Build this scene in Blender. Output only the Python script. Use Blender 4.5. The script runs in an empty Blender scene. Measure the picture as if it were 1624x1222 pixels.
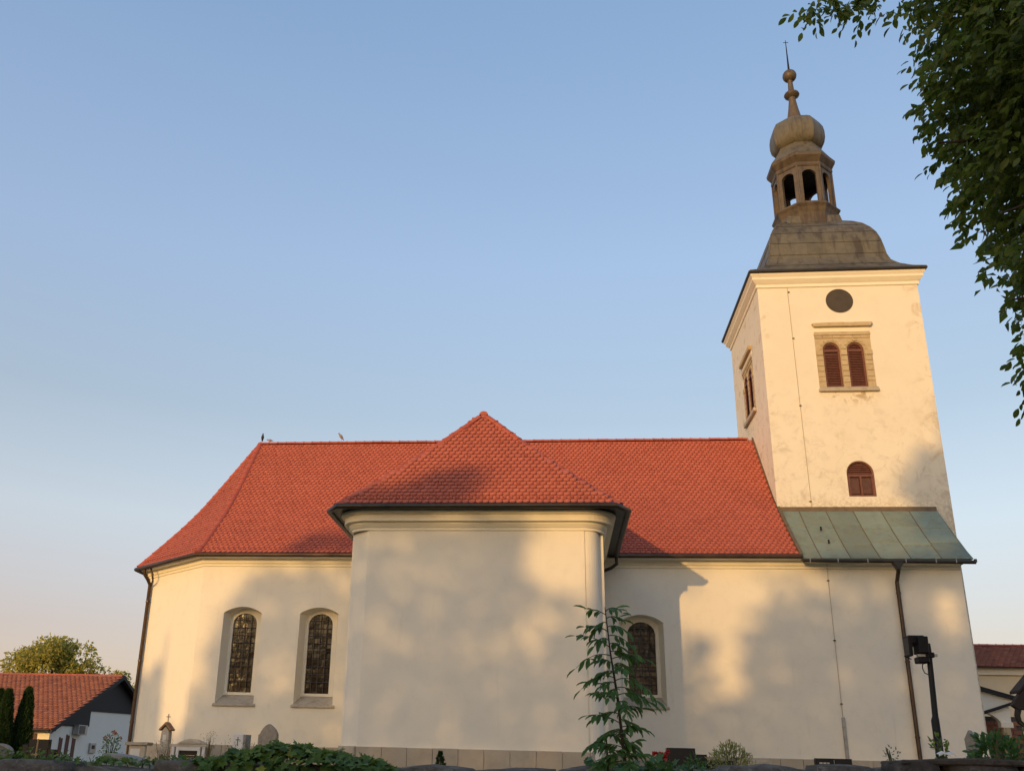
import bpy, bmesh, math, random
import numpy as np
from mathutils import Matrix, Vector
R = math.radians
random.seed(7); np.random.seed(7)
scene = bpy.context.scene
COL = scene.collection

# ------------------------------------------------------------------ camera
# world frame: X along the nave, Y away from the viewer, Z up; the eye is at the origin, the lane is 1.6 m lower
EYE, LANE, YARD = 0.0, -1.6, -0.42
cam_d = bpy.data.cameras.new('camera'); cam = bpy.data.objects.new('camera', cam_d); COL.objects.link(cam)
cam_d.sensor_width = 36.0; cam_d.sensor_fit = 'HORIZONTAL'
cam_d.lens = 36.0 * 1507.44 / 1624.0
cam_d.shift_x = (812 - 720.18) / 1624.0
cam_d.shift_y = (668.39 - 611) / 1624.0
cam_d.clip_start = 0.05; cam_d.clip_end = 5000
_p, _r, _y = R(19.659), R(1.493), R(-6.380)
fwd = Vector((math.sin(_y) * math.cos(_p), math.cos(_y) * math.cos(_p), math.sin(_p)))
rgt = Vector((math.cos(_y), -math.sin(_y), 0)); upv = rgt.cross(fwd)
r2 = rgt * math.cos(_r) + upv * math.sin(_r); u2 = -rgt * math.sin(_r) + upv * math.cos(_r)
cam.matrix_world = Matrix(((r2.x, u2.x, -fwd.x, 0), (r2.y, u2.y, -fwd.y, 0), (r2.z, u2.z, -fwd.z, EYE), (0, 0, 0, 1)))
scene.camera = cam

# ------------------------------------------------------------------ sky, sun, exposure
SUN_EL, SUN_AZ = R(6.0), math.atan(0.455)                  # low evening sun behind the viewer, to the left
SUN_DIR = Vector((math.sin(SUN_AZ) * math.cos(SUN_EL), math.cos(SUN_AZ) * math.cos(SUN_EL), -math.sin(SUN_EL)))   # travel
world = bpy.data.worlds.new('World'); scene.world = world; world.use_nodes = True
wn = world.node_tree.nodes; wl = world.node_tree.links
sky = wn.new('ShaderNodeTexSky'); sky.sky_type = 'NISHITA'; sky.sun_disc = False
sky.sun_elevation = SUN_EL; sky.sun_rotation = math.pi + SUN_AZ
sky.air_density = 1.0; sky.dust_density = 2.6; sky.ozone_density = 1.2; sky.altitude = 150
wn['Background'].inputs[1].default_value = 0.14
wl.new(sky.outputs[0], wn['Background'].inputs[0])
# pale evening haze that thickens towards the horizon, the same all the way round
haze_bg = wn.new('ShaderNodeBackground'); haze_tc = wn.new('ShaderNodeTexCoord'); haze_sep = wn.new('ShaderNodeSeparateXYZ')
haze_ramp = wn.new('ShaderNodeValToRGB'); haze_add = wn.new('ShaderNodeAddShader')
_st = [(0.0, (.40, .25, .24)), (.12, (.33, .21, .23)), (.225, (.35, .335, .365)), (.337, (.246, .275, .33)),
       (.48, (.225, .292, .433)), (.677, (.155, .238, .393)), (1.0, (.10, .17, .31))]
while len(haze_ramp.color_ramp.elements) < len(_st): haze_ramp.color_ramp.elements.new(0.5)
for e_, (p_, c_) in zip(haze_ramp.color_ramp.elements, _st): e_.position = p_; e_.color = (*c_, 1)
wl.new(haze_tc.outputs['Generated'], haze_sep.inputs[0]); wl.new(haze_sep.outputs[2], haze_ramp.inputs[0])
wl.new(haze_ramp.outputs[0], haze_bg.inputs[0]); haze_bg.inputs[1].default_value = 1.0
wl.new(wn['Background'].outputs[0], haze_add.inputs[0]); wl.new(haze_bg.outputs[0], haze_add.inputs[1])
wl.new(haze_add.outputs[0], wn['World Output'].inputs['Surface'])
sun_d = bpy.data.lights.new('sun', 'SUN'); sun = bpy.data.objects.new('sun', sun_d); COL.objects.link(sun)
sun_d.energy = 2.2; sun_d.angle = R(0.53); sun_d.color = (1.0, 0.60, 0.22)
sun.rotation_mode = 'QUATERNION'; sun.rotation_quaternion = SUN_DIR.to_track_quat('-Z', 'Y')
sun.location = (-30, -60, 30)
scene.view_settings.view_transform = 'Standard'; scene.view_settings.look = 'None'
scene.view_settings.exposure = 0.12; scene.view_settings.gamma = 1.0

# ------------------------------------------------------------------ helpers
class MB:
    """collects faces of one mesh"""
    def __init__(s): s.v = []; s.f = []
    def add(s, vs, fs):
        o = len(s.v); s.v += [tuple(map(float, v)) for v in vs]; s.f += [tuple(i + o for i in f) for f in fs]; return s
    def quad(s, a, b, c, d): return s.add([a, b, c, d], [(0, 1, 2, 3)])
    def poly(s, pts): return s.add(pts, [tuple(range(len(pts)))])
    def box(s, x0, x1, y0, y1, z0, z1, M=None):
        vs = [(x, y, z) for z in (z0, z1) for y in (y0, y1) for x in (x0, x1)]
        if M is not None: vs = [M @ Vector(v) for v in vs]
        return s.add(vs, [(0, 2, 3, 1), (4, 5, 7, 6), (0, 1, 5, 4), (2, 6, 7, 3), (0, 4, 6, 2), (1, 3, 7, 5)])
    def prism(s, pts, y0, y1, M=None):
        """outline pts in (x,z), extruded from y0 to y1"""
        n = len(pts); vs = [(x, y0, z) for x, z in pts] + [(x, y1, z) for x, z in pts]
        if M is not None: vs = [M @ Vector(v) for v in vs]
        fs = [tuple(range(n)), tuple(range(2 * n - 1, n - 1, -1))] + [(i, i + n, (i + 1) % n + n, (i + 1) % n) for i in range(n)]
        return s.add(vs, fs)
    def slab(s, pts, z0, z1):
        """outline pts in (x,y), extruded in z"""
        n = len(pts); vs = [(x, y, z0) for x, y in pts] + [(x, y, z1) for x, y in pts]
        fs = [tuple(range(n - 1, -1, -1)), tuple(range(n, 2 * n))] + [(i, (i + 1) % n, (i + 1) % n + n, i + n) for i in range(n)]
        return s.add(vs, fs)
    def tube(s, path, r, n=8, cap=True):
        path = [Vector(p) for p in path]; rs = r if isinstance(r, (list, tuple)) else [r] * len(path)
        rings = []; ref = None
        for i, p in enumerate(path):
            t = (path[min(i + 1, len(path) - 1)] - path[max(i - 1, 0)]).normalized()
            if ref is None: ref = Vector((1, 0, 0)) if abs(t.x) < 0.8 else Vector((0, 1, 0))
            a = (ref - t * ref.dot(t)).normalized(); b = t.cross(a); ref = a
            rings.append([p + (a * math.cos(k * 2 * math.pi / n) + b * math.sin(k * 2 * math.pi / n)) * rs[i] for k in range(n)])
        vs = [v for g in rings for v in g]
        fs = [(i * n + k, i * n + (k + 1) % n, (i + 1) * n + (k + 1) % n, (i + 1) * n + k) for i in range(len(path) - 1) for k in range(n)]
        if cap: fs += [tuple(range(n - 1, -1, -1)), tuple((len(path) - 1) * n + k for k in range(n))]
        return s.add(vs, fs)
    def sweep(s, path, prof, closed=False):
        """prof: (out, z) pairs swept along plan path of (x,y); out is to the right hand of the walk"""
        P = [Vector((x, y, 0)) for x, y in path]; n = len(P); rows = []
        for i in range(n):
            if closed: a, b = P[i - 1], P[(i + 1) % n]
            else: a, b = P[max(i - 1, 0)], P[min(i + 1, n - 1)]
            d1 = (P[i] - a); d2 = (b - P[i])
            d1 = d1.normalized() if d1.length > 1e-6 else d2.normalized(); d2 = d2.normalized() if d2.length > 1e-6 else d1
            n1 = Vector((d1.y, -d1.x, 0)); n2 = Vector((d2.y, -d2.x, 0)); m = (n1 + n2)
            m = m / max(0.3, m.length_squared / 2) if m.length > 1e-6 else n1
            rows.append([(P[i].x + m.x * o, P[i].y + m.y * o, z) for o, z in prof])
        k = len(prof); vs = [v for r_ in rows for v in r_]
        fs = [(i * k + j, ((i + 1) % n) * k + j, ((i + 1) % n) * k + j + 1, i * k + j + 1) for i in range(n if closed else n - 1) for j in range(k - 1)]
        return s.add(vs, fs)
    def ring(s, prof, n, cx, cy, phase=0.0, rfun=None):
        """lathe: prof (r,z); rfun(theta,r,z) may modulate the radius"""
        vs = []
        for r, z in prof:
            for k in range(n):
                t = phase + 2 * math.pi * k / n; q = rfun(t, r, z) if rfun else r
                vs.append((cx + q * math.cos(t), cy + q * math.sin(t), z))
        fs = [(i * n + k, i * n + (k + 1) % n, (i + 1) * n + (k + 1) % n, (i + 1) * n + k) for i in range(len(prof) - 1) for k in range(n)]
        return s.add(vs, fs)
    def mesh(s, name, mat, smooth=False, auto=None):
        me = bpy.data.meshes.new(name); me.from_pydata(s.v, [], s.f); me.update()
        for m in (mat if isinstance(mat, (list, tuple)) else [mat]): me.materials.append(m)
        if smooth: me.polygons.foreach_set('use_smooth', [True] * len(me.polygons))
        if auto is not None: me.set_sharp_from_angle(angle=R(auto))
        return me
def add(name, me, parent=None, loc=None, M=None, kind=None, label=None):
    o = bpy.data.objects.new(name, me); COL.objects.link(o)
    if parent is not None:
        o.parent = parent
        if parent.get('world_frame') is not None: o.matrix_parent_inverse = Matrix.Translation(-Vector(parent.location))
    if loc is not None: o.location = loc
    if M is not None: o.matrix_basis = M
    if kind: o['kind'] = kind
    if label: o['label'] = label
    return o
def part(name, mb, mat, parent=None, smooth=False, auto=None, kind=None, label=None, bevel=None):
    o = add(name, mb.mesh(name, mat, smooth, auto), parent, kind=kind, label=label)
    if bevel:
        md = o.modifiers.new('bevel', 'BEVEL'); md.width = bevel; md.segments = 1; md.limit_method = 'ANGLE'; md.angle_limit = R(40)
    return o
def tag(o, label, cat, group=None):
    o['label'] = label; o['category'] = cat
    if group: o['group'] = group
    return o
def thing(name, label, cat, loc=(0, 0, 0), rz=0.0, group=None, world_frame=False):
    o = bpy.data.objects.new(name, None); COL.objects.link(o); o.location = loc; o.rotation_euler = (0, 0, rz)
    o.empty_display_size = 0.3
    if world_frame: o['world_frame'] = 1
    return tag(o, label, cat, group)
def big_mesh(name, V, F, mat, smooth=False):
    """V (n,3) float array, F (m,k) int array"""
    me = bpy.data.meshes.new(name); n, (m, k) = len(V), F.shape
    me.vertices.add(n); me.vertices.foreach_set('co', np.ascontiguousarray(V, dtype=np.float32).ravel())
    me.loops.add(m * k); me.loops.foreach_set('vertex_index', np.ascontiguousarray(F, dtype=np.int32).ravel())
    me.polygons.add(m); me.polygons.foreach_set('loop_start', np.arange(0, m * k, k, dtype=np.int32))
    me.polygons.foreach_set('loop_total', np.full(m, k, dtype=np.int32))
    if smooth: me.polygons.foreach_set('use_smooth', np.ones(m, dtype=bool))
    me.materials.append(mat); me.update(calc_edges=True); me.validate()
    return me
def arc(cx, cz, rx, rz, a0, a1, n):
    return [(cx + rx * math.cos(a0 + (a1 - a0) * i / n), cz + rz * math.sin(a0 + (a1 - a0) * i / n)) for i in range(n + 1)]

# ------------------------------------------------------------------ materials
class NT:
    def __init__(s, name):
        s.m = bpy.data.materials.new(name); s.m.use_nodes = True; s.t = s.m.node_tree; s.n = s.t.nodes; s.l = s.t.links
        s.b = s.n['Principled BSDF']
    def new(s, kind, **kw):
        nd = s.n.new(kind)
        for k, v in kw.items(): setattr(nd, k, v)
        return nd
    def setin(s, nd, **kw):
        for k, v in kw.items():
            i = nd.inputs[k.replace('_', ' ')]
            if hasattr(v, 'is_output'): s.l.new(v, i)
            else: i.default_value = v
        return nd
    def coord(s, which='Object', scale=(1, 1, 1), world=False):
        if world: src = s.new('ShaderNodeNewGeometry').outputs['Position']
        else: src = s.new('ShaderNodeTexCoord').outputs[which]
        mp = s.new('ShaderNodeMapping'); mp.inputs['Scale'].default_value = scale; s.l.new(src, mp.inputs['Vector']); return mp.outputs[0]
    def noise(s, vec, scale, detail=4, rough=0.55, dist=0.0):
        nd = s.new('ShaderNodeTexNoise'); s.l.new(vec, nd.inputs['Vector'])
        nd.inputs['Scale'].default_value = scale; nd.inputs['Detail'].default_value = detail
        nd.inputs['Roughness'].default_value = rough; nd.inputs['Distortion'].default_value = dist; return nd.outputs['Fac']
    def ramp(s, fac, stops):
        nd = s.new('ShaderNodeValToRGB'); e = nd.color_ramp.elements
        while len(e) < len(stops): e.new(0.5)
        for q, (p, c) in zip(e, stops): q.position = p; q.color = (*c, 1) if len(c) == 3 else c
        s.l.new(fac, nd.inputs[0]); return nd.outputs[0]
    def mix(s, fac, a, b, mode='MIX'):
        nd = s.new('ShaderNodeMix', data_type='RGBA', blend_type=mode)
        for i, v in ((nd.inputs[0], fac), (nd.inputs[6], a), (nd.inputs[7], b)):
            if hasattr(v, 'is_output'): s.l.new(v, i)
            else: i.default_value = (*v, 1) if isinstance(v, tuple) and len(v) == 3 else v
        return nd.outputs[2]
    def math(s, op, a, b=None):
        nd = s.new('ShaderNodeMath', operation=op)
        for i, v in ((nd.inputs[0], a), (nd.inputs[1], b)):
            if v is None: continue
            if hasattr(v, 'is_output'): s.l.new(v, i)
            else: i.default_value = v
        return nd.outputs[0]
    def mapr(s, v, a, b, c=0.0, d=1.0, smooth=True):
        nd = s.new('ShaderNodeMapRange'); nd.interpolation_type = 'SMOOTHSTEP' if smooth else 'LINEAR'; s.l.new(v, nd.inputs['Value'])
        for k, q in (('From Min', a), ('From Max', b), ('To Min', c), ('To Max', d)): nd.inputs[k].default_value = q
        return nd.outputs[0]
    def bump(s, h, strength=0.3, dist=0.02):
        nd = s.new('ShaderNodeBump'); nd.inputs['Strength'].default_value = strength; nd.inputs['Distance'].default_value = dist
        s.l.new(h, nd.inputs['Height']); s.l.new(nd.outputs[0], s.b.inputs['Normal'])
    def done(s, col, rough=0.8, metal=0.0, spec=None):
        if hasattr(col, 'is_output'): s.l.new(col, s.b.inputs['Base Color'])
        else: s.b.inputs['Base Color'].default_value = (*col, 1)
        if hasattr(rough, 'is_output'): s.l.new(rough, s.b.inputs['Roughness'])
        else: s.b.inputs['Roughness'].default_value = rough
        s.b.inputs['Metallic'].default_value = metal
        if spec is not None: s.b.inputs['Specular IOR Level'].default_value = spec
        return s.m
def simple(name, col, rough=0.7, metal=0.0, var=0.25, scale=6.0, bump=0.15, spec=None, world=False):
    t = NT(name); v = t.coord(world=world); n = t.noise(v, scale, 6, 0.6); d = tuple(c * (1 - var) for c in col); b = tuple(min(1, c * (1 + var * 0.6)) for c in col)
    c = t.ramp(n, [(0.3, d), (0.5, col), (0.72, b)])
    if bump: t.bump(t.noise(v, scale * 5, 4, 0.6), bump, 0.01)
    return t.done(c, rough, metal, spec)
def plaster(name, base, dirt=(.50, .43, .33), amount=0.35):
    t = NT(name); v = t.coord(world=True)
    big = t.noise(v, 0.55, 5, 0.6, 0.3); mid = t.noise(v, 3.2, 5, 0.65)
    streak = t.noise(t.coord(world=True, scale=(2.2, 2.2, 0.25)), 1.6, 5, 0.6)
    c = t.mix(t.mapr(big, 0.35, 0.75, 0, 0.30), base, tuple(q * 0.90 for q in base))
    c = t.mix(t.mapr(mid, 0.45, 0.8, 0, 0.22 * amount / 0.35), c, dirt)
    c = t.mix(t.mapr(streak, 0.58, 0.8, 0, amount), c, dirt)
    t.bump(t.noise(v, 26, 6, 0.65), 0.16, 0.012)
    return t.done(c, 0.9, 0, 0.15)
def tower_plaster():
    t = NT('tower_plaster'); base = (.80, .735, .60); v = t.coord(world=True)
    c = t.mix(t.mapr(t.noise(v, 0.8, 6, 0.65, 0.4), 0.35, 0.7, 0, 0.35), base, (.74, .66, .52))
    sep = t.new('ShaderNodeSeparateXYZ'); t.l.new(v, sep.inputs[0]); X, Z = sep.outputs[0], sep.outputs[2]
    blot = t.noise(v, 2.3, 7, 0.72, 0.6); fine = t.noise(v, 9.0, 6, 0.7)
    streak = t.noise(t.coord(world=True, scale=(3.0, 3.0, 0.22)), 1.5, 6, 0.65)
    low = t.mapr(Z, 14.5, 9.5, 0.0, 1.0)                                   # weathering grows down the shaft
    w = t.math('MULTIPLY', t.mapr(blot, 0.46, 0.70), t.math('ADD', low, 0.12))
    c = t.mix(t.math('MULTIPLY', w, 0.62), c, (.56, .49, .39))
    edge = t.math('MULTIPLY', t.mapr(X, 12.5, 13.4), t.mapr(t.noise(v, 1.5, 6, 0.62, 0.8), 0.50, 0.68))
    edge2 = t.math('MULTIPLY', t.mapr(X, 8.2, 7.75), t.mapr(t.noise(v, 2.2, 6, 0.7, 0.5), 0.52, 0.66))
    c = t.mix(t.math('MULTIPLY', edge, 0.50), c, (.46, .36, .22)); c = t.mix(t.math('MULTIPLY', edge2, 0.45), c, (.46, .36, .24))
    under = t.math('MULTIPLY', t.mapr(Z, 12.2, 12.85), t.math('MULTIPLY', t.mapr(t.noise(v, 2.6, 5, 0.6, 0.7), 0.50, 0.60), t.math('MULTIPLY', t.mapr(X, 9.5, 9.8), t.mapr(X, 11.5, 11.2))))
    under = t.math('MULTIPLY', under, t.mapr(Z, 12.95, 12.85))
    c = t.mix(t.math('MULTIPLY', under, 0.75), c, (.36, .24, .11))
    base_ = t.math('MULTIPLY', t.mapr(Z, 9.3, 8.5), t.mapr(fine, 0.42, 0.62))
    c = t.mix(t.math('MULTIPLY', base_, 0.5), c, (.42, .34, .22))
    t.bump(t.math('ADD', t.noise(v, 22, 6, 0.7), t.math('MULTIPLY', blot, 0.8)), 0.28, 0.02)
    return t.done(c, 0.92, 0, 0.12)
def tile_mat(name, base, dark, light):
    t = NT(name); g = t.new('ShaderNodeNewGeometry'); oi = t.new('ShaderNodeObjectInfo')
    rnd = t.math('FRACT', t.math('ADD', g.outputs['Random Per Island'], oi.outputs['Random']))
    v = t.coord(world=True)
    c = t.ramp(rnd, [(0.0, dark), (0.35, base), (0.75, base), (1.0, light)])
    c = t.mix(t.mapr(t.noise(v, 0.7, 5, 0.6), 0.4, 0.75, 0, 0.35), c, tuple(q * 0.72 for q in base))
    c = t.mix(t.mapr(t.noise(v, 14, 5, 0.7), 0.5, 0.8, 0, 0.18), c, tuple(q * 0.7 for q in dark))
    t.bump(t.noise(v, 60, 4, 0.6), 0.12, 0.004)
    return t.done(c, 0.62, 0, 0.35)
def copper(name, a, b, c_, streakz=0.12, amount=0.7, vary=0.18):
    t = NT(name); v = t.coord(world=True); oi = t.new('ShaderNodeObjectInfo')
    st = t.noise(t.coord(world=True, scale=(3.2, 3.2, streakz)), 1.4, 6, 0.62); bl = t.noise(v, 1.1, 6, 0.65, 0.5)
    c = t.ramp(bl, [(0.3, a), (0.52, b), (0.72, a)])
    c = t.mix(t.mapr(st, 0.46, 0.66, 0, amount), c, c_)
    c = t.mix(t.mapr(t.noise(v, 4.5, 6, 0.7, 0.6), 0.45, 0.7, 0, 0.45), c, tuple(q * 0.62 for q in a))
    c = t.mix(t.mapr(oi.outputs['Random'], 0.45, 1.0, 0, vary), c, tuple(q * 1.4 for q in b)); c = t.mix(t.mapr(oi.outputs['Random'], 0.5, 0.0, 0, vary), c, tuple(q * 0.6 for q in a))
    t.bump(t.noise(v, 7, 5, 0.6), 0.2, 0.01)
    return t.done(c, t.mapr(bl, 0.3, 0.7, 0.45, 0.7), 0.25)
def leaf_mat(name, a, b, c_, trans=0.35, rough=0.5):
    t = NT(name); g = t.new('ShaderNodeNewGeometry'); oi = t.new('ShaderNodeObjectInfo')
    rnd = t.math('FRACT', t.math('ADD', g.outputs['Random Per Island'], oi.outputs['Random']))
    c = t.ramp(rnd, [(0.0, a), (0.5, b), (0.95, b), (1.0, c_)])
    t.l.new(c, t.b.inputs['Base Color']); t.b.inputs['Roughness'].default_value = rough; t.b.inputs['Specular IOR Level'].default_value = 0.35
    tr = t.new('ShaderNodeBsdfTranslucent'); t.l.new(t.mix(0.4, c, (.25, .34, .04)), tr.inputs[0])
    mx = t.new('ShaderNodeMixShader'); mx.inputs[0].default_value = trans
    t.l.new(t.b.outputs[0], mx.inputs[1]); t.l.new(tr.outputs[0], mx.inputs[2]); t.l.new(mx.outputs[0], t.n['Material Output'].inputs['Surface'])
    return t.m
def glass_mat():
    t = NT('leaded_glass'); v = t.coord(world=True)
    c = t.ramp(t.noise(v, 7, 4, 0.6), [(0.35, (.012, .009, .007)), (0.6, (.034, .022, .015)), (0.8, (.075, .046, .028))])
    t.bump(t.noise(v, 7, 3, 0.5), 0.35, 0.02)
    return t.done(c, 0.16, 0, 0.32)
def stone_mat(name, a, b, c_, scale=5.0, lichen=0.0, bump=0.6):
    t = NT(name); v = t.coord(world=True); oi = t.new('ShaderNodeObjectInfo')
    n1 = t.noise(v, scale, 8, 0.7, 0.4); n2 = t.noise(v, scale * 3.7, 6, 0.7)
    c = t.ramp(n1, [(0.28, a), (0.5, b), (0.72, c_)])
    c = t.mix(t.mapr(n2, 0.5, 0.75, 0, 0.4), c, a)
    c = t.mix(t.math('MULTIPLY', oi.outputs['Random'], 0.35), c, tuple(q * 0.7 for q in b))
    if lichen: c = t.mix(t.mapr(t.noise(v, scale * 1.6, 5, 0.7, 1.0), 0.56, 0.66, 0, lichen), c, (.42, .41, .36))
    t.bump(t.math('ADD', n1, t.math('MULTIPLY', n2, 0.5)), bump, 0.03)
    return t.done(c, 0.9, 0, 0.2)
WALL = plaster('church_plaster', (.86, .795, .66), amount=0.24)
WALL2 = plaster('chapel_plaster', (.85, .785, .655), amount=0.20)
MOULD = plaster('moulding_plaster', (.85, .785, .64), amount=0.15)
TOWER = tower_plaster()
TILE = tile_mat('red_clay_tile', (.435, .118, .080), (.39, .102, .070), (.465, .132, .090))
TILEOLD = tile_mat('old_clay_tile', (.27, .105, .065), (.20, .075, .05), (.34, .145, .095))
RIDGE = tile_mat('ridge_clay', (.44, .10, .055), (.36, .08, .05), (.48, .12, .07))
GUTTER = simple('brown_gutter_metal', (.085, .055, .036), 0.45, 0.6, 0.3, 3.0, 0.05)
GUTTERD = simple('dark_gutter_metal', (.052, .044, .036), 0.45, 0.6, 0.3, 3.0, 0.05)
COPPER = copper('brown_patina_copper', (.118, .100, .066), (.150, .134, .092), (.058, .044, .032), 0.10, 0.85)
COPPERL = copper('lantern_copper', (.100, .074, .050), (.132, .102, .068), (.054, .038, .027), 0.25, 0.75)
COPPERG = copper('green_patina_copper', (.20, .235, .175), (.225, .285, .225), (.255, .235, .15), 0.5, 0.5, 0.4)
FLASH = simple('brown_flashing', (.16, .115, .07), 0.6, 0.3, 0.3, 4.0, 0.1)
SHUT = simple('red_brown_wood', (.155, .058, .040), 0.7, 0, 0.3, 9.0, 0.2, world=True)
SHUTD = simple('dark_brown_wood', (.10, .040, .028), 0.7, 0, 0.3, 9.0, 0.2, world=True)
DISC = simple('dark_clock_disc', (.060, .047, .033), 0.75, 0, 0.2, 5.0, 0.1)
SAND = stone_mat('sandstone', (.40, .30, .17), (.52, .41, .25), (.58, .47, .30), 4.0, 0, 0.35)
SILL = stone_mat('weathered_sill_stone', (.28, .235, .175), (.47, .41, .32), (.54, .48, .38), 4.0, 0, 0.4)
PLINTH = stone_mat('plinth_limestone', (.40, .335, .25), (.47, .40, .305), (.51, .44, .345), 2.2, 0, 0.3)
GLASS = glass_mat()
IRON = simple('window_iron', (.085, .080, .085), 0.5, 0.5, 0.3, 10, 0.1)
BLACK = simple('black_metal', (.009, .009, .011), 0.5, 0.0, 0.3, 6, 0.05, 0.25)
ZINC = simple('zinc', (.36, .36, .35), 0.4, 0.6, 0.2, 5, 0.05)
WIRE = simple('wire', (.42, .36, .27), 0.6, 0.4, 0.2, 5, 0)
WHITEW = plaster('white_house_wall', (.83, .80, .71), amount=0.1)
DARKWOOD = simple('dark_gable_boards', (.009, .008, .010), 0.7, 0, 0.3, 8, 0.2)
GRANITE = simple('polished_black_granite', (.016, .015, .015), 0.45, 0, 0.4, 60, 0, 0.25)
GRAYST = stone_mat('grey_gravestone', (.20, .19, .17), (.30, .285, .25), (.40, .38, .34), 6.0, 0.3)
PALEST = stone_mat('pale_gravestone', (.42, .36, .28), (.56, .49, .39), (.62, .55, .45), 5.0, 0, 0.4)
WHITEST = simple('white_marble', (.66, .64, .60), 0.5, 0, 0.1, 4, 0.1)
GOLD = simple('gilded_letters', (.55, .36, .10), 0.4, 0.7, 0.2, 10, 0)
RUBBLE = stone_mat('rubble_wall_stone', (.060, .050, .040), (.150, .128, .104), (.27, .235, .195), 9.0, 0.30, 1.0)
RUBBLED = stone_mat('dark_wall_stone', (.035, .028, .022), (.075, .062, .050), (.13, .11, .09), 7.0, 0.12, 0.9)
MORTAR = stone_mat('wall_mortar', (.06, .052, .044), (.10, .09, .078), (.14, .13, .115), 9.0, 0, 0.9)
BARK = stone_mat('bark', (.030, .022, .015), (.065, .048, .032), (.11, .085, .06), 9.0, 0, 0.9)
STEM = simple('green_stem', (.045, .060, .022), 0.6, 0, 0.3, 8, 0.1)
LEAF_T = leaf_mat('walnut_leaf', (.050, .082, .016), (.11, .155, .028), (.27, .25, .05), 0.45)
LEAF_S = leaf_mat('sapling_leaf', (.045, .105, .026), (.075, .165, .038), (.12, .22, .05), 0.36, 0.45)
LEAF_I = leaf_mat('ivy_leaf', (.045, .090, .016), (.105, .175, .026), (.30, .32, .05), 0.30, 0.6)
LEAF_G = leaf_mat('creeper_leaf', (.07, .12, .03), (.12, .19, .045), (.22, .26, .07), 0.3)
LEAF_B = leaf_mat('bright_bush_leaf', (.030, .085, .022), (.05, .13, .032), (.10, .20, .05), 0.3, 0.4)
LEAF_W = leaf_mat('willow_leaf', (.30, .28, .065), (.50, .44, .10), (.58, .50, .15), 0.45)
LEAF_D = leaf_mat('thuja_scale', (.014, .032, .010), (.028, .058, .015), (.055, .085, .022), 0.2)
LEAF_Y = leaf_mat('yellow_bush_leaf', (.16, .18, .05), (.28, .28, .09), (.46, .43, .18), 0.3)
LEAF_O = leaf_mat('far_row_leaf', (.030, .050, .014), (.05, .08, .02), (.09, .10, .03), 0.12)
WEED = leaf_mat('dry_weed', (.12, .10, .04), (.17, .13, .06), (.22, .15, .07), 0.3)
PINK = leaf_mat('pink_rose_petal', (.62, .27, .20), (.70, .38, .29), (.78, .50, .40), 0.35)
RED = leaf_mat('red_rose_petal', (.32, .008, .012), (.42, .012, .016), (.50, .03, .02), 0.25)
GRASS = leaf_mat('grass', (.035, .06, .015), (.06, .095, .022), (.11, .12, .04), 0.3)
SOIL = stone_mat('yard_soil', (.06, .055, .03), (.09, .085, .045), (.13, .115, .07), 3.0, 0, 0.6)
ASPH = stone_mat('asphalt', (.035, .035, .035), (.05, .05, .05), (.065, .065, .062), 20.0, 0, 0.5)
BRICK = tile_mat('red_brick', (.26, .10, .06), (.17, .06, .042), (.34, .15, .09))
BIRD = simple('slate_plumage', (.035, .04, .055), 0.6, 0, 0.3, 20, 0)
BIRDL = simple('pale_plumage', (.30, .22, .20), 0.6, 0, 0.3, 20, 0)

# ------------------------------------------------------------------ ground, lane, yard (the setting)
def sheet(name, mat, x0, x1, y0, y1, z, kind='structure', n=1):
    mb = MB()
    for i in range(n):
        for j in range(n):
            xa, xb = x0 + (x1 - x0) * i / n, x0 + (x1 - x0) * (i + 1) / n; ya, yb = y0 + (y1 - y0) * j / n, y0 + (y1 - y0) * (j + 1) / n
            mb.quad((xa, ya, z), (xb, ya, z), (xb, yb, z), (xa, yb, z))
    o = part(name, mb, mat); o['kind'] = kind; return o
sheet('ground', SOIL, -900, 900, -900, 1500, LANE - 0.02)
sheet('lane', ASPH, -60, 60, -3.2, 6.2, LANE)
yard = MB(); yard.add([(-26, 8.35, -0.55), (40, 8.35, -0.55), (40, 47, YARD), (-26, 47, YARD), (-26, 8.35, -1.62), (40, 8.35, -1.62), (40, 60, -1.62), (-34, 60, -1.62)],
    [(0, 1, 2, 3), (0, 4, 5, 1), (1, 5, 6, 2), (3, 2, 6, 7), (0, 3, 7, 4)])
part('churchyard_ground', yard, SOIL)['kind'] = 'structure'

# ------------------------------------------------------------------ church
church = thing('church', 'cream plastered village church with red tiled roofs and an onion topped tower', 'church', (0, 33, YARD), world_frame=True)
YM, YP, ZE = 31.3, 25.0, 6.48
def xf(mb, M): mb.v = [tuple(M @ Vector(v)) for v in mb.v]; return mb
def wall_panel(mb, x0, x1, z0, z1, y, ops):
    """flat wall in a plane of constant y with openings; op = (outline from bottom-left over the arch to bottom-right)"""
    cx = x0
    for o in sorted(ops, key=lambda q: q[0][0]):
        xl, xr, zb = o[0][0], o[-1][0], o[0][1]
        mb.quad((cx, y, z0), (xl, y, z0), (xl, y, z1), (cx, y, z1))
        mb.quad((xl, y, z0), (xr, y, z0), (xr, y, zb), (xl, y, zb))
        for (xa, za), (xb, zb2) in zip(o[1:-1], o[2:-1]):
            if xb - xa > 1e-6: mb.quad((xa, y, za), (xb, y, zb2), (xb, y, z1), (xa, y, z1))
        cx = xr
    mb.quad((cx, y, z0), (x1, y, z0), (x1, y, z1), (cx, y, z1))
def ring_faces(mb, oa, ya, ob, yb, closed=True):
    n = len(oa)
    for i in range(n if closed else n - 1):
        j = (i + 1) % n
        mb.quad((oa[i][0], ya, oa[i][1]), (oa[j][0], ya, oa[j][1]), (ob[j][0], yb, ob[j][1]), (ob[i][0], yb, ob[i][1]))
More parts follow.
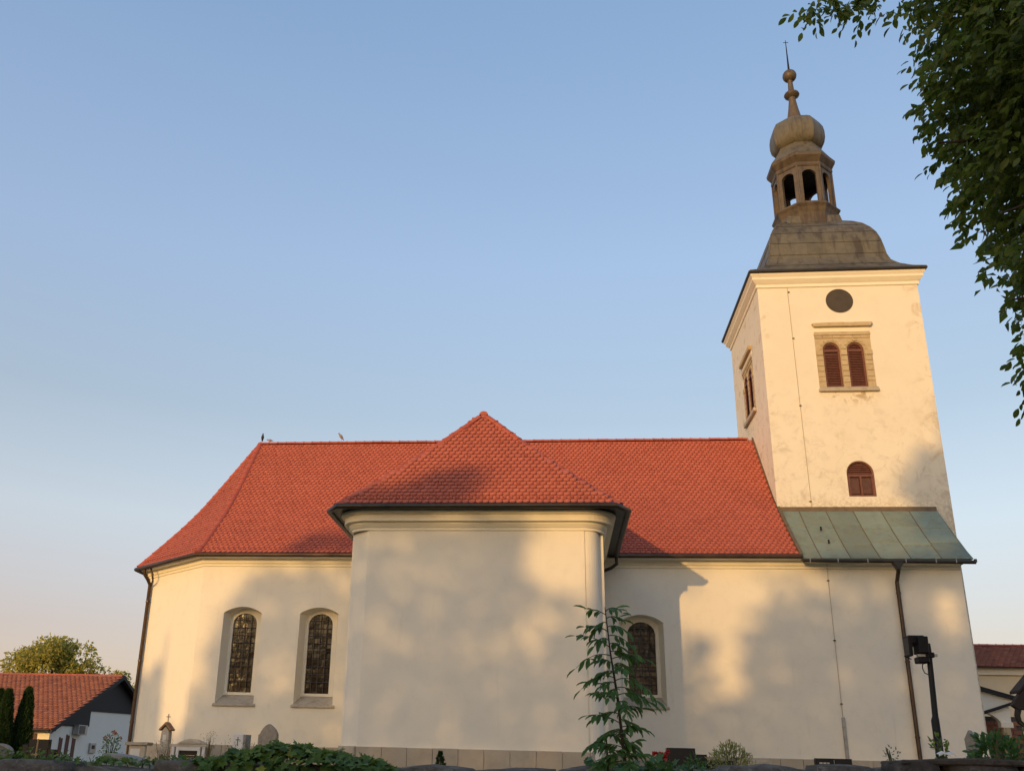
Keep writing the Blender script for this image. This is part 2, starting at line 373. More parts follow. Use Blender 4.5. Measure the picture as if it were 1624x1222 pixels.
def arch_outline(xl, xr, zb, zs, rise, n=10):
    cx, rx = (xl + xr) / 2, (xr - xl) / 2
    if rise < rx * 0.8:                                     # segmental
        rad = (rx * rx + rise * rise) / (2 * rise); a = math.asin(rx / rad)
        top = [(cx + rad * math.sin(-a + 2 * a * i / n), zs + rise - rad + rad * math.cos(-a + 2 * a * i / n)) for i in range(n + 1)]
    else: top = [(cx - rx * math.cos(math.pi * i / n), zs + rise * math.sin(math.pi * i / n)) for i in range(n + 1)]
    return [(xl, zb)] + top + [(xr, zb)]
# --- nave and apse walls
PA, PB, PC, PD = (-12.0, YM), (-15.0, 33.83), (-15.0, 38.17), (-12.0, 40.7)
NW = [dict(xl=-11.12, xr=-9.82, zb=1.56, zs=4.53, rise=0.20), dict(xl=-8.50, xr=-7.20, zb=1.56, zs=4.53, rise=0.20), dict(xl=1.99, xr=3.40, zb=1.72, zs=4.34, rise=0.25)]
nave = MB(); outl = [arch_outline(w['xl'], w['xr'], w['zb'], w['zs'], w['rise']) for w in NW]
wall_panel(nave, -12.0, 12.71, -0.7, 6.46, YM, outl)
nave.quad((12.71, YM, -0.7), (12.71, 33.1, -0.7), (12.71, 33.1, 6.46), (12.71, YM, 6.46))
nave.quad((12.71, 40.7, -0.7), (-12, 40.7, -0.7), (-12, 40.7, 6.46), (12.71, 40.7, 6.46))
nave.quad((12.71, 38.8, -0.7), (12.71, 40.7, -0.7), (12.71, 40.7, 6.46), (12.71, 38.8, 6.46))
part('nave_wall', nave, WALL, church)
apse = MB()
for (a, b) in ((PD, PC), (PC, PB), (PB, PA)): apse.quad((*a, -0.7), (*b, -0.7), (*b, 6.46), (*a, 6.46))
part('apse_wall', apse, WALL, church)
mould = MB(); mould.sweep([(PC[0], 36), PB, PA, (12.70, YM)], [(0.0, 6.08), (0.035, 6.10), (0.035, 6.17), (0.07, 6.20), (0.07, 6.27), (0.13, 6.34), (0.30, 6.36), (0.30, 6.44)])
part('eaves_moulding', mould, MOULD, church)
# --- nave windows
def nave_window(w, outline):
    xl, xr, zb, zs, rise = w['xl'], w['xr'], w['zb'], w['zs'], w['rise']
    yf, sp = YM + 0.45, 0.115
    inner = arch_outline(xl + sp, xr - sp, zb + 0.34, zs + 0.0, rise - 0.02)
    cx = (xl + xr) / 2; gw = (xr - xl) * 0.315
    gc = cx - 0.03 if cx < 0 else cx + 0.03
    glass = arch_outline(gc - gw, gc + gw, zb + 0.43, zs - 0.30, gw * 0.86)
    fr = MB(); ring_faces(fr, outline, YM, inner, yf, closed=False); ring_faces(fr, inner, yf, glass, yf); ring_faces(fr, glass, yf, glass, yf + 0.09)
    win = part('window', fr, MOULD, church)
    sl = MB(); pr = [(YM - 0.055, zb - 0.045), (YM - 0.055, zb + 0.02), (yf - 0.004, zb + 0.335), (yf - 0.004, zb - 0.045)]
    n4 = len(pr)
    for (xa, xb) in ((xl - 0.07, xr + 0.07),):
        vs = [(xa if y < YM else xl + sp * 0.2, y, z) for y, z in pr] + [(xb if y < YM else xr - sp * 0.2, y, z) for y, z in pr]
        sl.add(vs, [(0, 1, 2, 3), (7, 6, 5, 4), (0, 4, 5, 1), (1, 5, 6, 2), (2, 6, 7, 3), (3, 7, 4, 0)])
    part('sill', sl, SILL, win, bevel=0.012)
    bk = MB(); bk.prism(glass, yf + 0.10, yf + 0.14); part('backing', bk, BLACK, win)
    # leaded panes, each set at its own slight angle
    x0, x1, z0, z1 = gc - gw, gc + gw, zb + 0.43, zs - 0.30
    top = lambda x: z1 + gw * 0.86 * math.sqrt(max(0.0, 1 - ((x - gc) / gw) ** 2))
    nc, nr = 5, 16; zt = z1 + gw * 0.86
    for c in range(nc):
        xa, xb = x0 + (x1 - x0) * c / nc + 0.008, x0 + (x1 - x0) * (c + 1) / nc - 0.008
        for r_ in range(nr):
            za, zb_ = z0 + (zt - z0) * r_ / nr + 0.008, z0 + (zt - z0) * (r_ + 1) / nr - 0.008
            ta, tb = top(xa + 0.002), top(xb - 0.002)
            if max(ta, tb) <= za + 0.03: continue
            pts = [(xa, za), (xb, za), (xb, max(za, min(zb_, tb))), ((xa + xb) / 2, min(zb_, top((xa + xb) / 2))), (xa, max(za, min(zb_, ta)))]
            mx, mz = (xa + xb) / 2, (za + zb_) / 2; tx, tz = random.gauss(0, 0.012), random.gauss(0, 0.014)
            me = MB().poly([(x, yf + 0.075 + (x - mx) * tx + (z - mz) * tz, z) for x, z in pts]).mesh('pane', GLASS)
            add('pane', me, win)
    for k in range(1, 10):
        zz = z0 + (zt - z0) * (k + 0.45) / 10.4; hw = gw if zz < z1 else gw * math.sqrt(max(0, 1 - ((zz - z1) / (gw * 0.86)) ** 2))
        if hw > 0.1: part('bar', MB().tube([(gc - hw - 0.01, yf + 0.035, zz), (gc + hw + 0.01, yf + 0.035, zz)], 0.012, 6), IRON, win)
    for k in range(1, 4):
        xx = x0 + (x1 - x0) * k / 4; part('bar', MB().tube([(xx, yf + 0.028, z0), (xx, yf + 0.028, top(xx))], 0.010, 6), IRON, win)
for w, o in zip(NW, outl): nave_window(w, o)
# --- side chapel
cr = 0.46
def corner(cx, cy, a0, a1, n=7): return [(cx + cr * math.cos(a0 + (a1 - a0) * i / n), cy + cr * math.sin(a0 + (a1 - a0) * i / n)) for i in range(n + 1)]
left_c = [(-5.59, YM + 0.5), (-5.59, YP + 0.52)] + [(-5.55 , YP + 0.50), (-5.47, YP + 0.36), (-5.36, YP + 0.24), (-5.22, YP + 0.13), (-5.05, YP + 0.0)]
right_c = [(0.765, YP), (0.765, YP + 0.035), (0.80, YP + 0.035), (0.80, YP + 0.015)] + [(0.80 + 0.36 * math.sin(t), YP + 0.015 + 0.40 * (1 - math.cos(t))) for t in [math.pi / 2 * i / 8 for i in range(1, 9)]] + [(1.16, YP + 0.44), (1.275, YP + 0.44), (1.275, YM + 0.5)]
plan = left_c + right_c
chw = MB(); 
for a, b in zip(plan, plan[1:]): chw.quad((*a, -0.7), (*b, -0.7), (*b, 6.40), (*a, 6.40))
part('chapel_wall', chw, WALL2, church)
csm = [(-5.59, YM + 0.5), (-5.59, YP + 0.55)] + [(-5.59 + 0.54 * (1 - math.cos(t)), YP + 0.55 - 0.55 * math.sin(t)) for t in [math.pi / 2 * i / 9 for i in range(1, 10)]] + \
      [(0.74, YP)] + [(0.74 + 0.535 * math.sin(t), YP + 0.55 * (1 - math.cos(t))) for t in [math.pi / 2 * i / 9 for i in range(1, 10)]] + [(1.275, YM + 0.5)]
cm = MB(); cm.sweep(csm, [(-0.02, 5.86), (0.035, 5.87), (0.035, 5.93), (0.06, 5.95), (0.12, 6.03), (0.12, 6.075), (0.25, 6.085), (0.25, 6.25), (0.29, 6.27), (0.36, 6.33), (0.36, 6.37), (0.05, 6.40)])
part('chapel_cornice', cm, MOULD, church)
sf = MB(); sf.slab([(-6.13, 31.0), (-6.13, 25.0), (-5.80, 24.50), (1.56, 24.50), (1.89, 25.0), (1.89, 31.0)], 6.41, 6.44); part('eaves_soffit', sf, GUTTERD, church)
# --- plinth slabs
def plinth_run(a, b, z0, z1, step, out=0.045, jitter=0.0):
    A, B = Vector((*a, 0)), Vector((*b, 0)); L = (B - A).length; n = max(1, round(L / step)); d = (B - A).normalized(); nr = Vector((d.y, -d.x, 0))
    for i in range(n):
        p, q = A + d * (L * i / n + 0.005), A + d * (L * (i + 1) / n - 0.005); o = out + random.uniform(-0.004, 0.004)
        mb = MB(); mb.slab([tuple((p - nr * 0.05)[:2]), tuple((p + nr * o)[:2]), tuple((q + nr * o)[:2]), tuple((q - nr * 0.05)[:2])][::1], z0, z1 + random.uniform(-0.004, 0.004))
        part('plinth_slab', mb, PLINTH, church, bevel=0.006)
plinth_run(PB, PA, -0.6, 0.33, 0.66); plinth_run(PA, (-5.60, YM), -0.6, 0.33, 0.66); plinth_run((1.29, YM), (12.70, YM), -0.6, 0.335, 0.66)
plinth_run((-5.06, YP), (0.76, YP), -0.6, 0.305, 0.66); plinth_run((0.80, YP), (1.23, YP + 0.34), -0.6, 0.30, 0.6); plinth_run((-5.60, YP + 0.42), (-5.09, YP - 0.02), -0.6, 0.31, 0.7)

# --- roofs
GS = [0, .1, .25, .4, .5, .6, .72, .88, 1]; GZ = [0, .080, .205, .335, .430, .538, .676, .862, 1]
g_main = lambda s: float(np.interp(s, GS, GZ))
g_chap = lambda s: float(np.interp(s, [0, .25, .5, .75, 1], [0, .225, .468, .728, 1]))
TW, TL = 0.180, 0.162
def tile_geo():
    w, L, th = TW - 0.009, 0.225, 0.026
    bot = [(-w / 2, 0.045), (-w / 2 * 0.72, 0.017), (-w / 2 * 0.36, 0.003), (0, 0), (w / 2 * 0.36, 0.003), (w / 2 * 0.72, 0.017), (w / 2, 0.045)]
    pts = bot + [(w / 2, L), (-w / 2, L)]
    lift = lambda y: 0.032 * (1 - y / L) + 0.010
    topv = [(x, y, lift(y)) for x, y in pts]; low = [(x * 0.97, y + 0.020, lift(y) - th) for x, y in bot]
    fs = [tuple(range(9))] + [(i, 9 + i, 10 + i, i + 1) for i in range(6)] + [(0, 8, 9), (6, 15, 7)]
    return topv + low, fs
TV, TF = tile_geo(); TILE_ME = MB().add(TV, TF).mesh('roof_tile', TILE, smooth=True)
TVA = np.array(TV)
def facet(E0, E1, R0, R1, z0, H, g, keep=None, f=1.0):
    """yields (row, col, Matrix) for plain tiles on a sloped facet"""
    E0, E1, R0, R1 = [Vector((*p, 0)) for p in (E0, E1, R0, R1)]; TW, TL = 0.180 * f, 0.162 * f
    e = (E1 - E0).normalized(); inw = Vector((-e.y, e.x, 0)); run = (R0 - E0).dot(inw)
    ss = np.linspace(0, 1, 400); arcl = np.concatenate([[0], np.cumsum(np.hypot(np.diff(ss) * run, np.diff([H * g(q) for q in ss])))])
    nrow = int(arcl[-1] / TL); out = []
    for k in range(nrow):
        s = float(np.interp(k * TL, arcl, ss)); s2 = min(1.0, s + 0.03); dz = H * (g(s2) - g(s2 - 0.03)); du = run * 0.03
        q = (inw * du + Vector((0, 0, dz))).normalized(); nrm = e.cross(q)
        lo, hi = (E0 + (R0 - E0) * s - E0).dot(e), (E0 + (E1 - E0) - E0 + (R1 - E1) * s).dot(e)
        j0 = int(math.floor(lo / TW)) - 1; j1 = int(math.ceil(hi / TW)) + 1
        for j in range(j0, j1 + 1):
            t = (j + (0.5 if k % 2 else 0.0)) * TW
            if t < lo + 0.03 or t > hi - 0.03: continue
            P = E0 + e * t + inw * (run * s) + Vector((0, 0, z0 + H * g(s)))
            if keep and not keep(P): continue
            jt = random.gauss(0, 0.004)
            ex = (e + nrm * random.gauss(0, 0.010)).normalized(); qq = (q + e * random.gauss(0, 0.008)).normalized(); nn = ex.cross(qq).normalized(); qq = nn.cross(ex)
            P = P + qq * jt; ex, qq, nn = ex * f, qq * f, nn * f
            out.append((k, j, Matrix(((ex.x, qq.x, nn.x, P.x), (ex.y, qq.y, nn.y, P.y), (ex.z, qq.z, nn.z, P.z), (0, 0, 0, 1)))))
    return out
def join_tiles(name, mats, parent, mat):
    n = len(mats); A = np.array([[list(r_) for r_ in m] for m in mats]); base = np.c_[TVA, np.ones(len(TVA))]
    V = np.einsum('nij,kj->nki', A[:, :3, :], base).reshape(-1, 3)
    mb = bpy.data.meshes.new(name); fs = []
    tri = []
    for f in TF:
        for i in range(1, len(f) - 1): tri.append((f[0], f[i], f[i + 1]))
    F = (np.array(tri)[None] + (np.arange(n) * len(TVA))[:, None, None]).reshape(-1, 3)
    return add(name, big_mesh(name, V, F, mat), parent, kind='stuff')
def roof_sheet(name, facets, parent, mat, n=14):
    mb = MB()
    for (E0, E1, R0, R1, z0, H, g) in facets:
        rows = []
        for i in range(n + 1):
            s = i / n; a = Vector(E0).lerp(Vector(R0), s); b = Vector(E1).lerp(Vector(R1), s); z = z0 + H * g(s) - 0.004
            rows.append(((a.x, a.y, z), (b.x, b.y, z)))
        for (a, b), (c, d) in zip(rows, rows[1:]): mb.quad(a, b, d, c)
    return part(name, mb, mat, parent)
HM = 5.57
A1, B1, C1, D1 = (-12.12, 30.9), (-15.4, 33.64), (-15.4, 38.36), (-12.12, 41.1)
RL, RR = (-12.0, 36.0), (7.70, 36.0)
main_facets = [(A1, (7.72, 30.9), RL, RR, ZE, HM, g_main), (B1, A1, RL, RL, ZE, HM, g_main), (C1, B1, RL, RL, ZE, HM, g_main), (D1, C1, RL, RL, ZE, HM, g_main), ((7.72, 41.1), D1, RR, RL, ZE, HM, g_main)]
roof = roof_sheet('roof', main_facets, church, TILE)
AP = (-2.12, 27.0); AB_ = (-2.12, 34.4); HC = 3.44
e1, e2, e3, e4 = (-6.12, 25.0), (-5.80, 24.5), (1.56, 24.5), (1.88, 25.0)
chap_facets = [(e2, e3, AP, AP, ZE, HC, g_chap), (e1, e2, AP, AP, ZE, HC, g_chap), (e3, e4, AP, AP, ZE, HC, g_chap), (e4, (1.88, 34.4), AP, AB_, ZE, HC, g_chap), ((-6.12, 34.4), e1, AB_, AP, ZE, HC, g_chap)]
chapel_roof = roof_sheet('chapel_roof', chap_facets, church, TILE)
def above_main(P):
    if P.y < 31: return True
    return P.z > ZE + HM * g_main(min(1, (P.y - 30.9) / 5.1)) - 0.15
def not_under_chapel(P):
    if abs(P.x + 2.12) > 3.9: return True
    return P.z > ZE + HC * g_chap(1 - abs(P.x + 2.12) / 4.0) - 0.25
t_front = facet(*main_facets[0], keep=not_under_chapel); t_apse = facet(*main_facets[1]); t_chap = facet(*chap_facets[0])
t_side = facet(*chap_facets[3], keep=above_main) + facet(*chap_facets[4], keep=above_main)
join_tiles('roof_tiles', [m for _, _, m in t_front + t_apse], roof, TILE)
singles = [q for q in t_chap if q[0] < 7][:290]; rest = t_chap[len(singles):]
for k, j, m in singles: add('roof_tile', TILE_ME, chapel_roof, M=m)
join_tiles('roof_tiles', [m for _, _, m in rest + t_side], chapel_roof, TILE)
# snow guards: little upstanding noses on some tiles
def guards(tiles, parent):
    mb = MB()
    for k, j, m in tiles:
        if k == 1 or (k % 4 == 1 and k > 3 and (j + (k // 4)) % 3 == 0):
            w, h = 0.013, 0.055
            vs = [m @ Vector(v) for v in [(-w, 0.05, 0.035), (w, 0.05, 0.035), (w, 0.10, 0.035), (-w, 0.10, 0.035), (-w, 0.058, 0.035 + h), (w, 0.058, 0.035 + h)]]
            mb.add(vs, [(0, 1, 5, 4), (1, 2, 5), (3, 0, 4), (2, 3, 4, 5)])
    part('snow_guards', mb, TILE, parent, kind='stuff')
guards(t_front + t_apse, roof); guards(t_chap, chapel_roof)
# ridge and hip tiles
def cap_geo(r, L=0.40):
    mb = MB(); rows = []
    for y, q in ((0.0, r * 1.10), (0.05, r * 1.08), (0.05, r), (L, r * 0.93)):
        rows.append([(q * math.cos(math.pi * i / 7), y, q * math.sin(math.pi * i / 7) * 0.85) for i in range(8)])
    vs = [v for r_ in rows for v in r_]; fs = [(i * 8 + j, i * 8 + j + 1, (i + 1) * 8 + j + 1, (i + 1) * 8 + j) for i in range(3) for j in range(7)]
    fs.append(tuple(range(7, -1, -1)))
    return mb.add(vs, fs)
CAP_ME = cap_geo(0.125).mesh('ridge_tile', RIDGE, smooth=False)
def cap_run(path, parent, lift=-0.015, step=0.36, name='ridge_tile'):
    path = [Vector(p) for p in path]; ln = [0]
    for a, b in zip(path, path[1:]): ln.append(ln[-1] + (b - a).length)
    at = lambda d: Vector([float(np.interp(d, ln, [p[i] for p in path])) for i in range(3)])
    n = int(ln[-1] / step)
    for k in range(n):
        a, b = at(k * step), at(min(ln[-1], k * step + 0.3)); y = (b - a).normalized(); x = y.cross(Vector((0, 0, 1))).normalized(); z = x.cross(y)
        x2 = (x + z * random.gauss(0, 0.02)).normalized(); a = a + z * (lift + random.uniform(-0.004, 0.004))
        add(name, CAP_ME, parent, M=Matrix(((x2.x, y.x, z.x, a.x), (x2.y, y.y, z.y, a.y), (x2.z, y.z, z.z, a.z), (0, 0, 0, 1))))
def hip_path(E, Rp, z0, H, g, n=24): return [(*Vector(E).lerp(Vector(Rp), i / n), z0 + H * g(i / n)) for i in range(n + 1)]
cap_run([(7.6, 36, ZE + HM), (-12.0, 36, ZE + HM)][::-1], roof)
cap_run(hip_path(A1, RL, ZE, HM, g_main), roof, name='hip_tile'); cap_run(hip_path(B1, RL, ZE, HM, g_main), roof, name='hip_tile')
cap_run(hip_path((1.72, 24.75), AP, ZE, HC, g_chap), chapel_roof, name='hip_tile'); cap_run(hip_path((-5.96, 24.75), AP, ZE, HC, g_chap), chapel_roof, name='hip_tile')
cap_run([(-2.12, 26.95, ZE + HC), (-2.12, 34.3, ZE + HC)], chapel_roof)
# verge strip where the nave roof meets the tower
vp = hip_path((7.76, 30.86), (7.68, 36.0), ZE, HM, g_main, 10)
vb = MB()
for (a, b) in zip(vp, vp[1:]):
    for dx0, dx1, dz0, dz1 in ((-0.05, 0.05, 0.10, 0.10), (-0.05, -0.05, -0.05, 0.10), (0.05, 0.05, 0.10, -0.3)):
        vb.quad((a[0] + dx0, a[1], a[2] + dz0), (b[0] + dx0, b[1], b[2] + dz0), (b[0] + dx1, b[1], b[2] + dz1), (a[0] + dx1, a[1], a[2] + dz1))
vb.quad((7.71, 30.85, ZE - .06), (7.81, 30.85, ZE - .06), (7.81, 30.85, ZE + .10), (7.71, 30.85, ZE + .10))
part('verge_flashing', vb, FLASH, church)
# --- gutters and downpipes
def gutter(name, path, r=0.072, mat=GUTTER): return part(name, MB().tube(path, r, 10), mat, church, smooth=True, auto=50)
gz = 6.405
gutter('gutter', [(-15.47, 38.3, gz), (-15.47, 33.60, gz), (-12.14, 30.83, gz), (-5.8, 30.83, gz)])
gutter('gutter', [(1.7, 30.83, gz), (7.78, 30.83, gz)])
gutter('gutter', [(-6.19, 31.0, gz), (-6.19, 25.0, gz), (-5.84, 24.42, gz), (1.60, 24.42, gz), (1.95, 25.0, gz), (1.95, 30.8, gz)], 0.078, GUTTERD)
gl = gutter('gutter', [(7.80, 30.80, 6.27), (12.99, 30.80, 6.235)], 0.060, GUTTERD)
for x in (8.0, 8.85, 9.75, 10.9, 11.8, 12.4): part('bracket', MB().box(x - .012, x + .012, 30.735, 30.745, 6.20, 6.33), ZINC, gl)
part('end_cap', MB().tube([(12.99, 30.80, 6.235), (12.99, 30.80, 6.33)], 0.05, 8), GUTTERD, gl)
dp = part('downpipe', MB().tube([(10.66, 30.82, 6.02), (10.66, 30.84, 5.95), (10.69, 31.10, 5.76), (10.70, 31.20, 5.68), (10.70, 31.20, -0.35)], 0.062, 10), GUTTER, church, smooth=True, auto=50)
hp = MB(); hp.prism([(10.50, 6.22), (10.82, 6.22), (10.80, 6.14), (10.73, 6.06), (10.71, 5.98), (10.61, 5.98), (10.59, 6.06), (10.52, 6.14)], 30.72, 30.92); part('rain_hopper', hp, GUTTERD, dp, bevel=0.015)
for z in (5.3, 3.2, 1.0): part('pipe_clip', MB().tube([(10.70, 31.20, z), (10.70, 31.20, z + 0.05)], 0.075, 10), GUTTER, dp)
d_ = Vector((-3.0, 2.53)).normalized(); nn_ = Vector((-d_.y, d_.x)) if False else Vector((-0.6446, -0.7644))
pp = lambda t, o: (PA[0] + d_.x * t + nn_.x * o, PA[1] + d_.y * t + nn_.y * o)
dp2 = part('downpipe', MB().tube([(*pp(3.55, .42), 6.40), (*pp(3.55, .40), 6.18), (*pp(3.58, .22), 6.0), (*pp(3.6, .11), 5.82), (*pp(3.6, .11), -0.35)], 0.065, 10), GUTTER, church, smooth=True, auto=50)
part('overflow_loop', MB().tube([(*pp(3.2, .36), 6.36), (*pp(3.1, .30), 6.15), (*pp(3.2, .22), 5.92), (*pp(3.5, .12), 5.80)], 0.030, 8), GUTTER, dp2, smooth=True)
for z in (5.2, 3.1, 1.0): part('pipe_clip', MB().tube([(*pp(3.6, .11), z), (*pp(3.6, .11), z + 0.05)], 0.078, 10), GUTTER, dp2)
part('downpipe', MB().tube([(1.95, 30.72, 6.40), (1.95, 30.72, 6.12), (1.78, 30.9, 6.02), (1.42, 31.18, 5.92), (1.40, 31.2, 5.8), (1.40, 31.2, -0.35)], 0.055, 10), GUTTERD, church, smooth=True, auto=50)
# lightning conductors
wr = part('lightning_conductor', MB().tube([(8.63, 31.22, 6.25), (8.63, 31.265, 6.1), (8.625, 31.265, 4.0), (8.62, 31.265, 1.5)], 0.008, 6), WIRE, church)
for z in (5.72, 3.85, 1.95): part('wire_clip', MB().box(8.595, 8.655, 31.24, 31.31, z - .015, z + .015), GUTTER, wr)
part('conduit', MB().box(8.585, 8.685, 31.25, 31.31, -0.3, 1.56), ZINC, wr, bevel=0.01)
wr2 = part('lightning_conductor', MB().tube([(8.78, 33.07, 17.1), (8.80, 33.07, 13.0), (8.84, 33.07, 8.6)], 0.007, 6), WIRE, church)
for z in (16.9, 15.0, 12.35, 8.8): part('wire_clip', MB().box(8.78, 8.85, 33.05, 33.11, z - .015, z + .015), GUTTER, wr2)

# --- tower
TX0, TX1, TY0, TY1 = 7.69, 13.48, 33.1, 38.85; TCX, TCY = 10.60, 35.97
SUR = [(9.565, 12.98), (9.565, 15.24), (11.545, 15.24), (11.545, 12.98)]
LWO = arch_outline(10.145, 11.065, 8.98, 9.82, 0.45, 12)
tw = MB(); wall_panel(tw, TX0, TX1, -0.7, 17.5, TY0, [SUR, ]) if False else None
tw = MB()
wall_panel(tw, TX0, TX1, -0.7, 11.5, TY0, [LWO]); wall_panel(tw, TX0, TX1, 11.5, 17.5, TY0, [SUR])
ring_faces(tw, LWO, TY0, LWO, TY0 + 0.22, closed=True); ring_faces(tw, SUR, TY0, SUR, TY0 + 0.3)
lt = MB(); SURL = [(x - 10.555 + 2.875, z) for x, z in SUR]
wall_panel(lt, 0, TY1 - TY0, -0.7, 17.5, 0, [SURL]); ring_faces(lt, SURL, 0, SURL, 0.3)
ML = Matrix(((0, 1, 0, TX0), (-1, 0, 0, TY1), (0, 0, 1, 0), (0, 0, 0, 1)))
xf(lt, ML); tw.add(lt.v, lt.f)
tw.quad((TX1, TY0, -.7), (TX1, TY1, -.7), (TX1, TY1, 17.5), (TX1, TY0, 17.5)); tw.quad((TX1, TY1, -.7), (TX0, TY1, -.7), (TX0, TY1, 17.5), (TX1, TY1, 17.5))
tower = part('tower_wall', tw, TOWER, church)
tc = MB(); sq = [(TX0, TY0), (TX1, TY0), (TX1, TY1), (TX0, TY1)]
tc.sweep(sq, [(0.0, 17.08), (0.05, 17.11), (0.05, 17.22), (0.10, 17.27), (0.19, 17.38), (0.19, 17.46), (0.26, 17.56), (0.26, 17.60)], closed=True)
part('tower_cornice', tc, MOULD, church)
te = MB(); te.sweep(sq, [(0.0, 17.60), (0.30, 17.60), (0.33, 17.64), (0.33, 17.69), (0.2, 17.74)], closed=True); part('tower_eaves', te, GUTTERD, church)
def belfry(M, fwd_=0.0):
    W = lambda mb: xf(mb, M); WS = lambda mb: xf(mb, M @ Matrix.Translation((0, -fwd_, 0)))
    cs = (10.125, 10.975); hw = 0.30; zs, zb = 14.53, 13.05
    holes = [arch_outline(c - hw, c + hw, zb, zs, hw, 14) for c in cs]
    sp = MB(); wall_panel(sp, 9.565, 11.545, 12.98, 15.24, 0.012, holes)
    for h in holes: ring_faces(sp, h, 0.012, h, 0.20)
    sur = part('stone_surround', W(sp), SAND, church)
    def blk(pts, out=0.02): part('stone_block', W(MB().prism(pts, -out + random.uniform(-.006, .006), 0.05)), SAND, sur, bevel=0.008)
    gp = 0.007
    for (xa, xb, n) in ((9.575, 9.815, 6), (10.435, 10.665, 6), (11.285, 11.535, 6)):
        z = zb + 0.0; hs = [random.uniform(0.8, 1.2) for _ in range(n)]; tot = sum(hs); H = 14.30 - zb
        for h in hs:
            hh = H * h / tot; blk([(xa, z + gp), (xb, z + gp), (xb, z + hh - gp), (xa, z + hh - gp)]); z += hh
        blk([(xa - 0.015 * (xa < 9.7), 14.30 + gp), (xb + 0.02 * (xb > 11.4), 14.30 + gp), (xb + 0.02 * (xb > 11.4), 14.50 - gp), (xa - 0.015 * (xa < 9.7), 14.50 - gp)], 0.035)
    for c in cs:                                            # voussoirs
        nv = 7
        for i in range(nv):
            a0, a1 = math.pi * i / nv + 0.025, math.pi * (i + 1) / nv - 0.025; ri, ro = hw + 0.035, hw + 0.125
            pts = [(c + ri * math.cos(a0), zs + ri * math.sin(a0)), (c + ro * math.cos(a0), zs + ro * math.sin(a0)), (c + ro * math.cos(a1), zs + ro * math.sin(a1)), (c + ri * math.cos(a1), zs + ri * math.sin(a1))]
            blk(pts, 0.016)
    xs = 9.575
    for w_ in (0.28, 0.36, 0.30, 0.42, 0.26, 0.34):
        blk([(xs + gp, 14.985), (min(11.535, xs + w_) - gp, 14.985), (min(11.535, xs + w_) - gp, 15.095), (xs + gp, 15.095)], 0.014); xs += w_
    part('lintel', W(MB().prism([(9.55, 15.10), (11.56, 15.10), (11.56, 15.16), (11.54, 15.24), (9.57, 15.24), (9.55, 15.16)], -0.035, 0.05)), SAND, sur, bevel=0.01)
    part('lintel', W(MB().prism([(9.58, 15.245), (11.53, 15.245), (11.53, 15.41), (9.58, 15.41)], -0.012, 0.02)), MOULD, sur)
    hd = MB(); hd.prism([(9.58, 15.415), (11.58, 15.415), (11.62, 15.47), (11.67, 15.55), (11.63, 15.575), (11.2, 15.58), (10.9, 15.572), (10.5, 15.585), (10.1, 15.578), (9.6, 15.56), (9.50, 15.55), (9.55, 15.47)], -0.13, 0.02)
    part('hood_moulding', W(hd), SAND, sur, bevel=0.015)
    part('sill', W(MB().prism([(9.53, 12.865), (11.59, 12.865), (11.60, 12.94), (11.57, 13.02), (9.55, 13.02), (9.52, 12.94)], -0.12, 0.2)), SILL, sur, bevel=0.012)
    for ci, c in enumerate(cs):
        o_out = arch_outline(c - hw + .004, c + hw - .004, zb, zs, hw - .004, 14); o_in = arch_outline(c - hw + 0.07, c + hw - 0.07, zb + 0.08, zs, hw - 0.07, 14)
        f = MB(); ring_faces(f, o_out, 0.07, o_in, 0.07); ring_faces(f, o_in, 0.07, o_in, 0.13); ring_faces(f, o_out, 0.07, o_out, 0.16)
        sh = part('shutter', WS(f), SHUT, church)
        part('backing', WS(MB().prism(o_out, 0.15, 0.17)), SHUTD, sh)
        part('rail', WS(MB().box(c - hw + 0.06, c + hw - 0.06, 0.065, 0.12, zs - 0.06, zs + 0.02)), SHUT, sh)
        nz = 20
        for i in range(nz):
            z = zb + 0.10 + (zs - 0.06 - zb - 0.10) * (i + 0.5) / nz
            if ci == 0 and i == nz - 1: continue           # one slat has slipped out of the left shutter
            part('slat', WS(MB().box(-(hw - .07), hw - .07, -0.004, 0.004, -0.034, 0.034, Matrix.Translation((c, 0.112, z)) @ Matrix.Rotation(R(-38 + random.gauss(0, 2)), 4, 'X'))), SHUT, sh)
        for i in range(3):
            z = zs + 0.06 + i * 0.065; w2 = math.sqrt(max(0.002, (hw - .07) ** 2 - (z + .02 - zs) ** 2))
            part('slat', WS(MB().box(-w2, w2, -0.004, 0.004, -0.030, 0.030, Matrix.Translation((c, 0.112, z)) @ Matrix.Rotation(R(-38), 4, 'X'))), SHUT, sh)
belfry(Matrix.Translation((0, TY0, 0)))
belfry(ML @ Matrix.Translation((-10.555 + 2.875, 0, 0)), 0.085)
# lower tower window: arched louvre over two boarded leaves
lo_in = arch_outline(10.20, 11.01, 9.04, 9.82, 0.40, 12)
f = MB(); ring_faces(f, LWO, TY0 + 0.03, lo_in, TY0 + 0.05); ring_faces(f, lo_in, TY0 + 0.05, lo_in, TY0 + 0.12); ring_faces(f, LWO, TY0 + 0.03, LWO, TY0 + 0.1)
lw = part('shutter', f, SHUT, church); part('backing', MB().prism(lo_in, TY0 + 0.13, TY0 + 0.15), SHUTD, lw)
part('rail', MB().box(10.19, 11.02, TY0 + .045, TY0 + .12, 9.70, 9.80), SHUT, lw); part('mullion', MB().box(10.575, 10.64, TY0 + .045, TY0 + .12, 9.04, 9.70), SHUT, lw)
for xa, xb in ((10.25, 10.56), (10.655, 10.965)): part('leaf_panel', MB().box(xa, xb, TY0 + .09, TY0 + .128, 9.09, 9.67), SHUTD, lw, bevel=0.008)
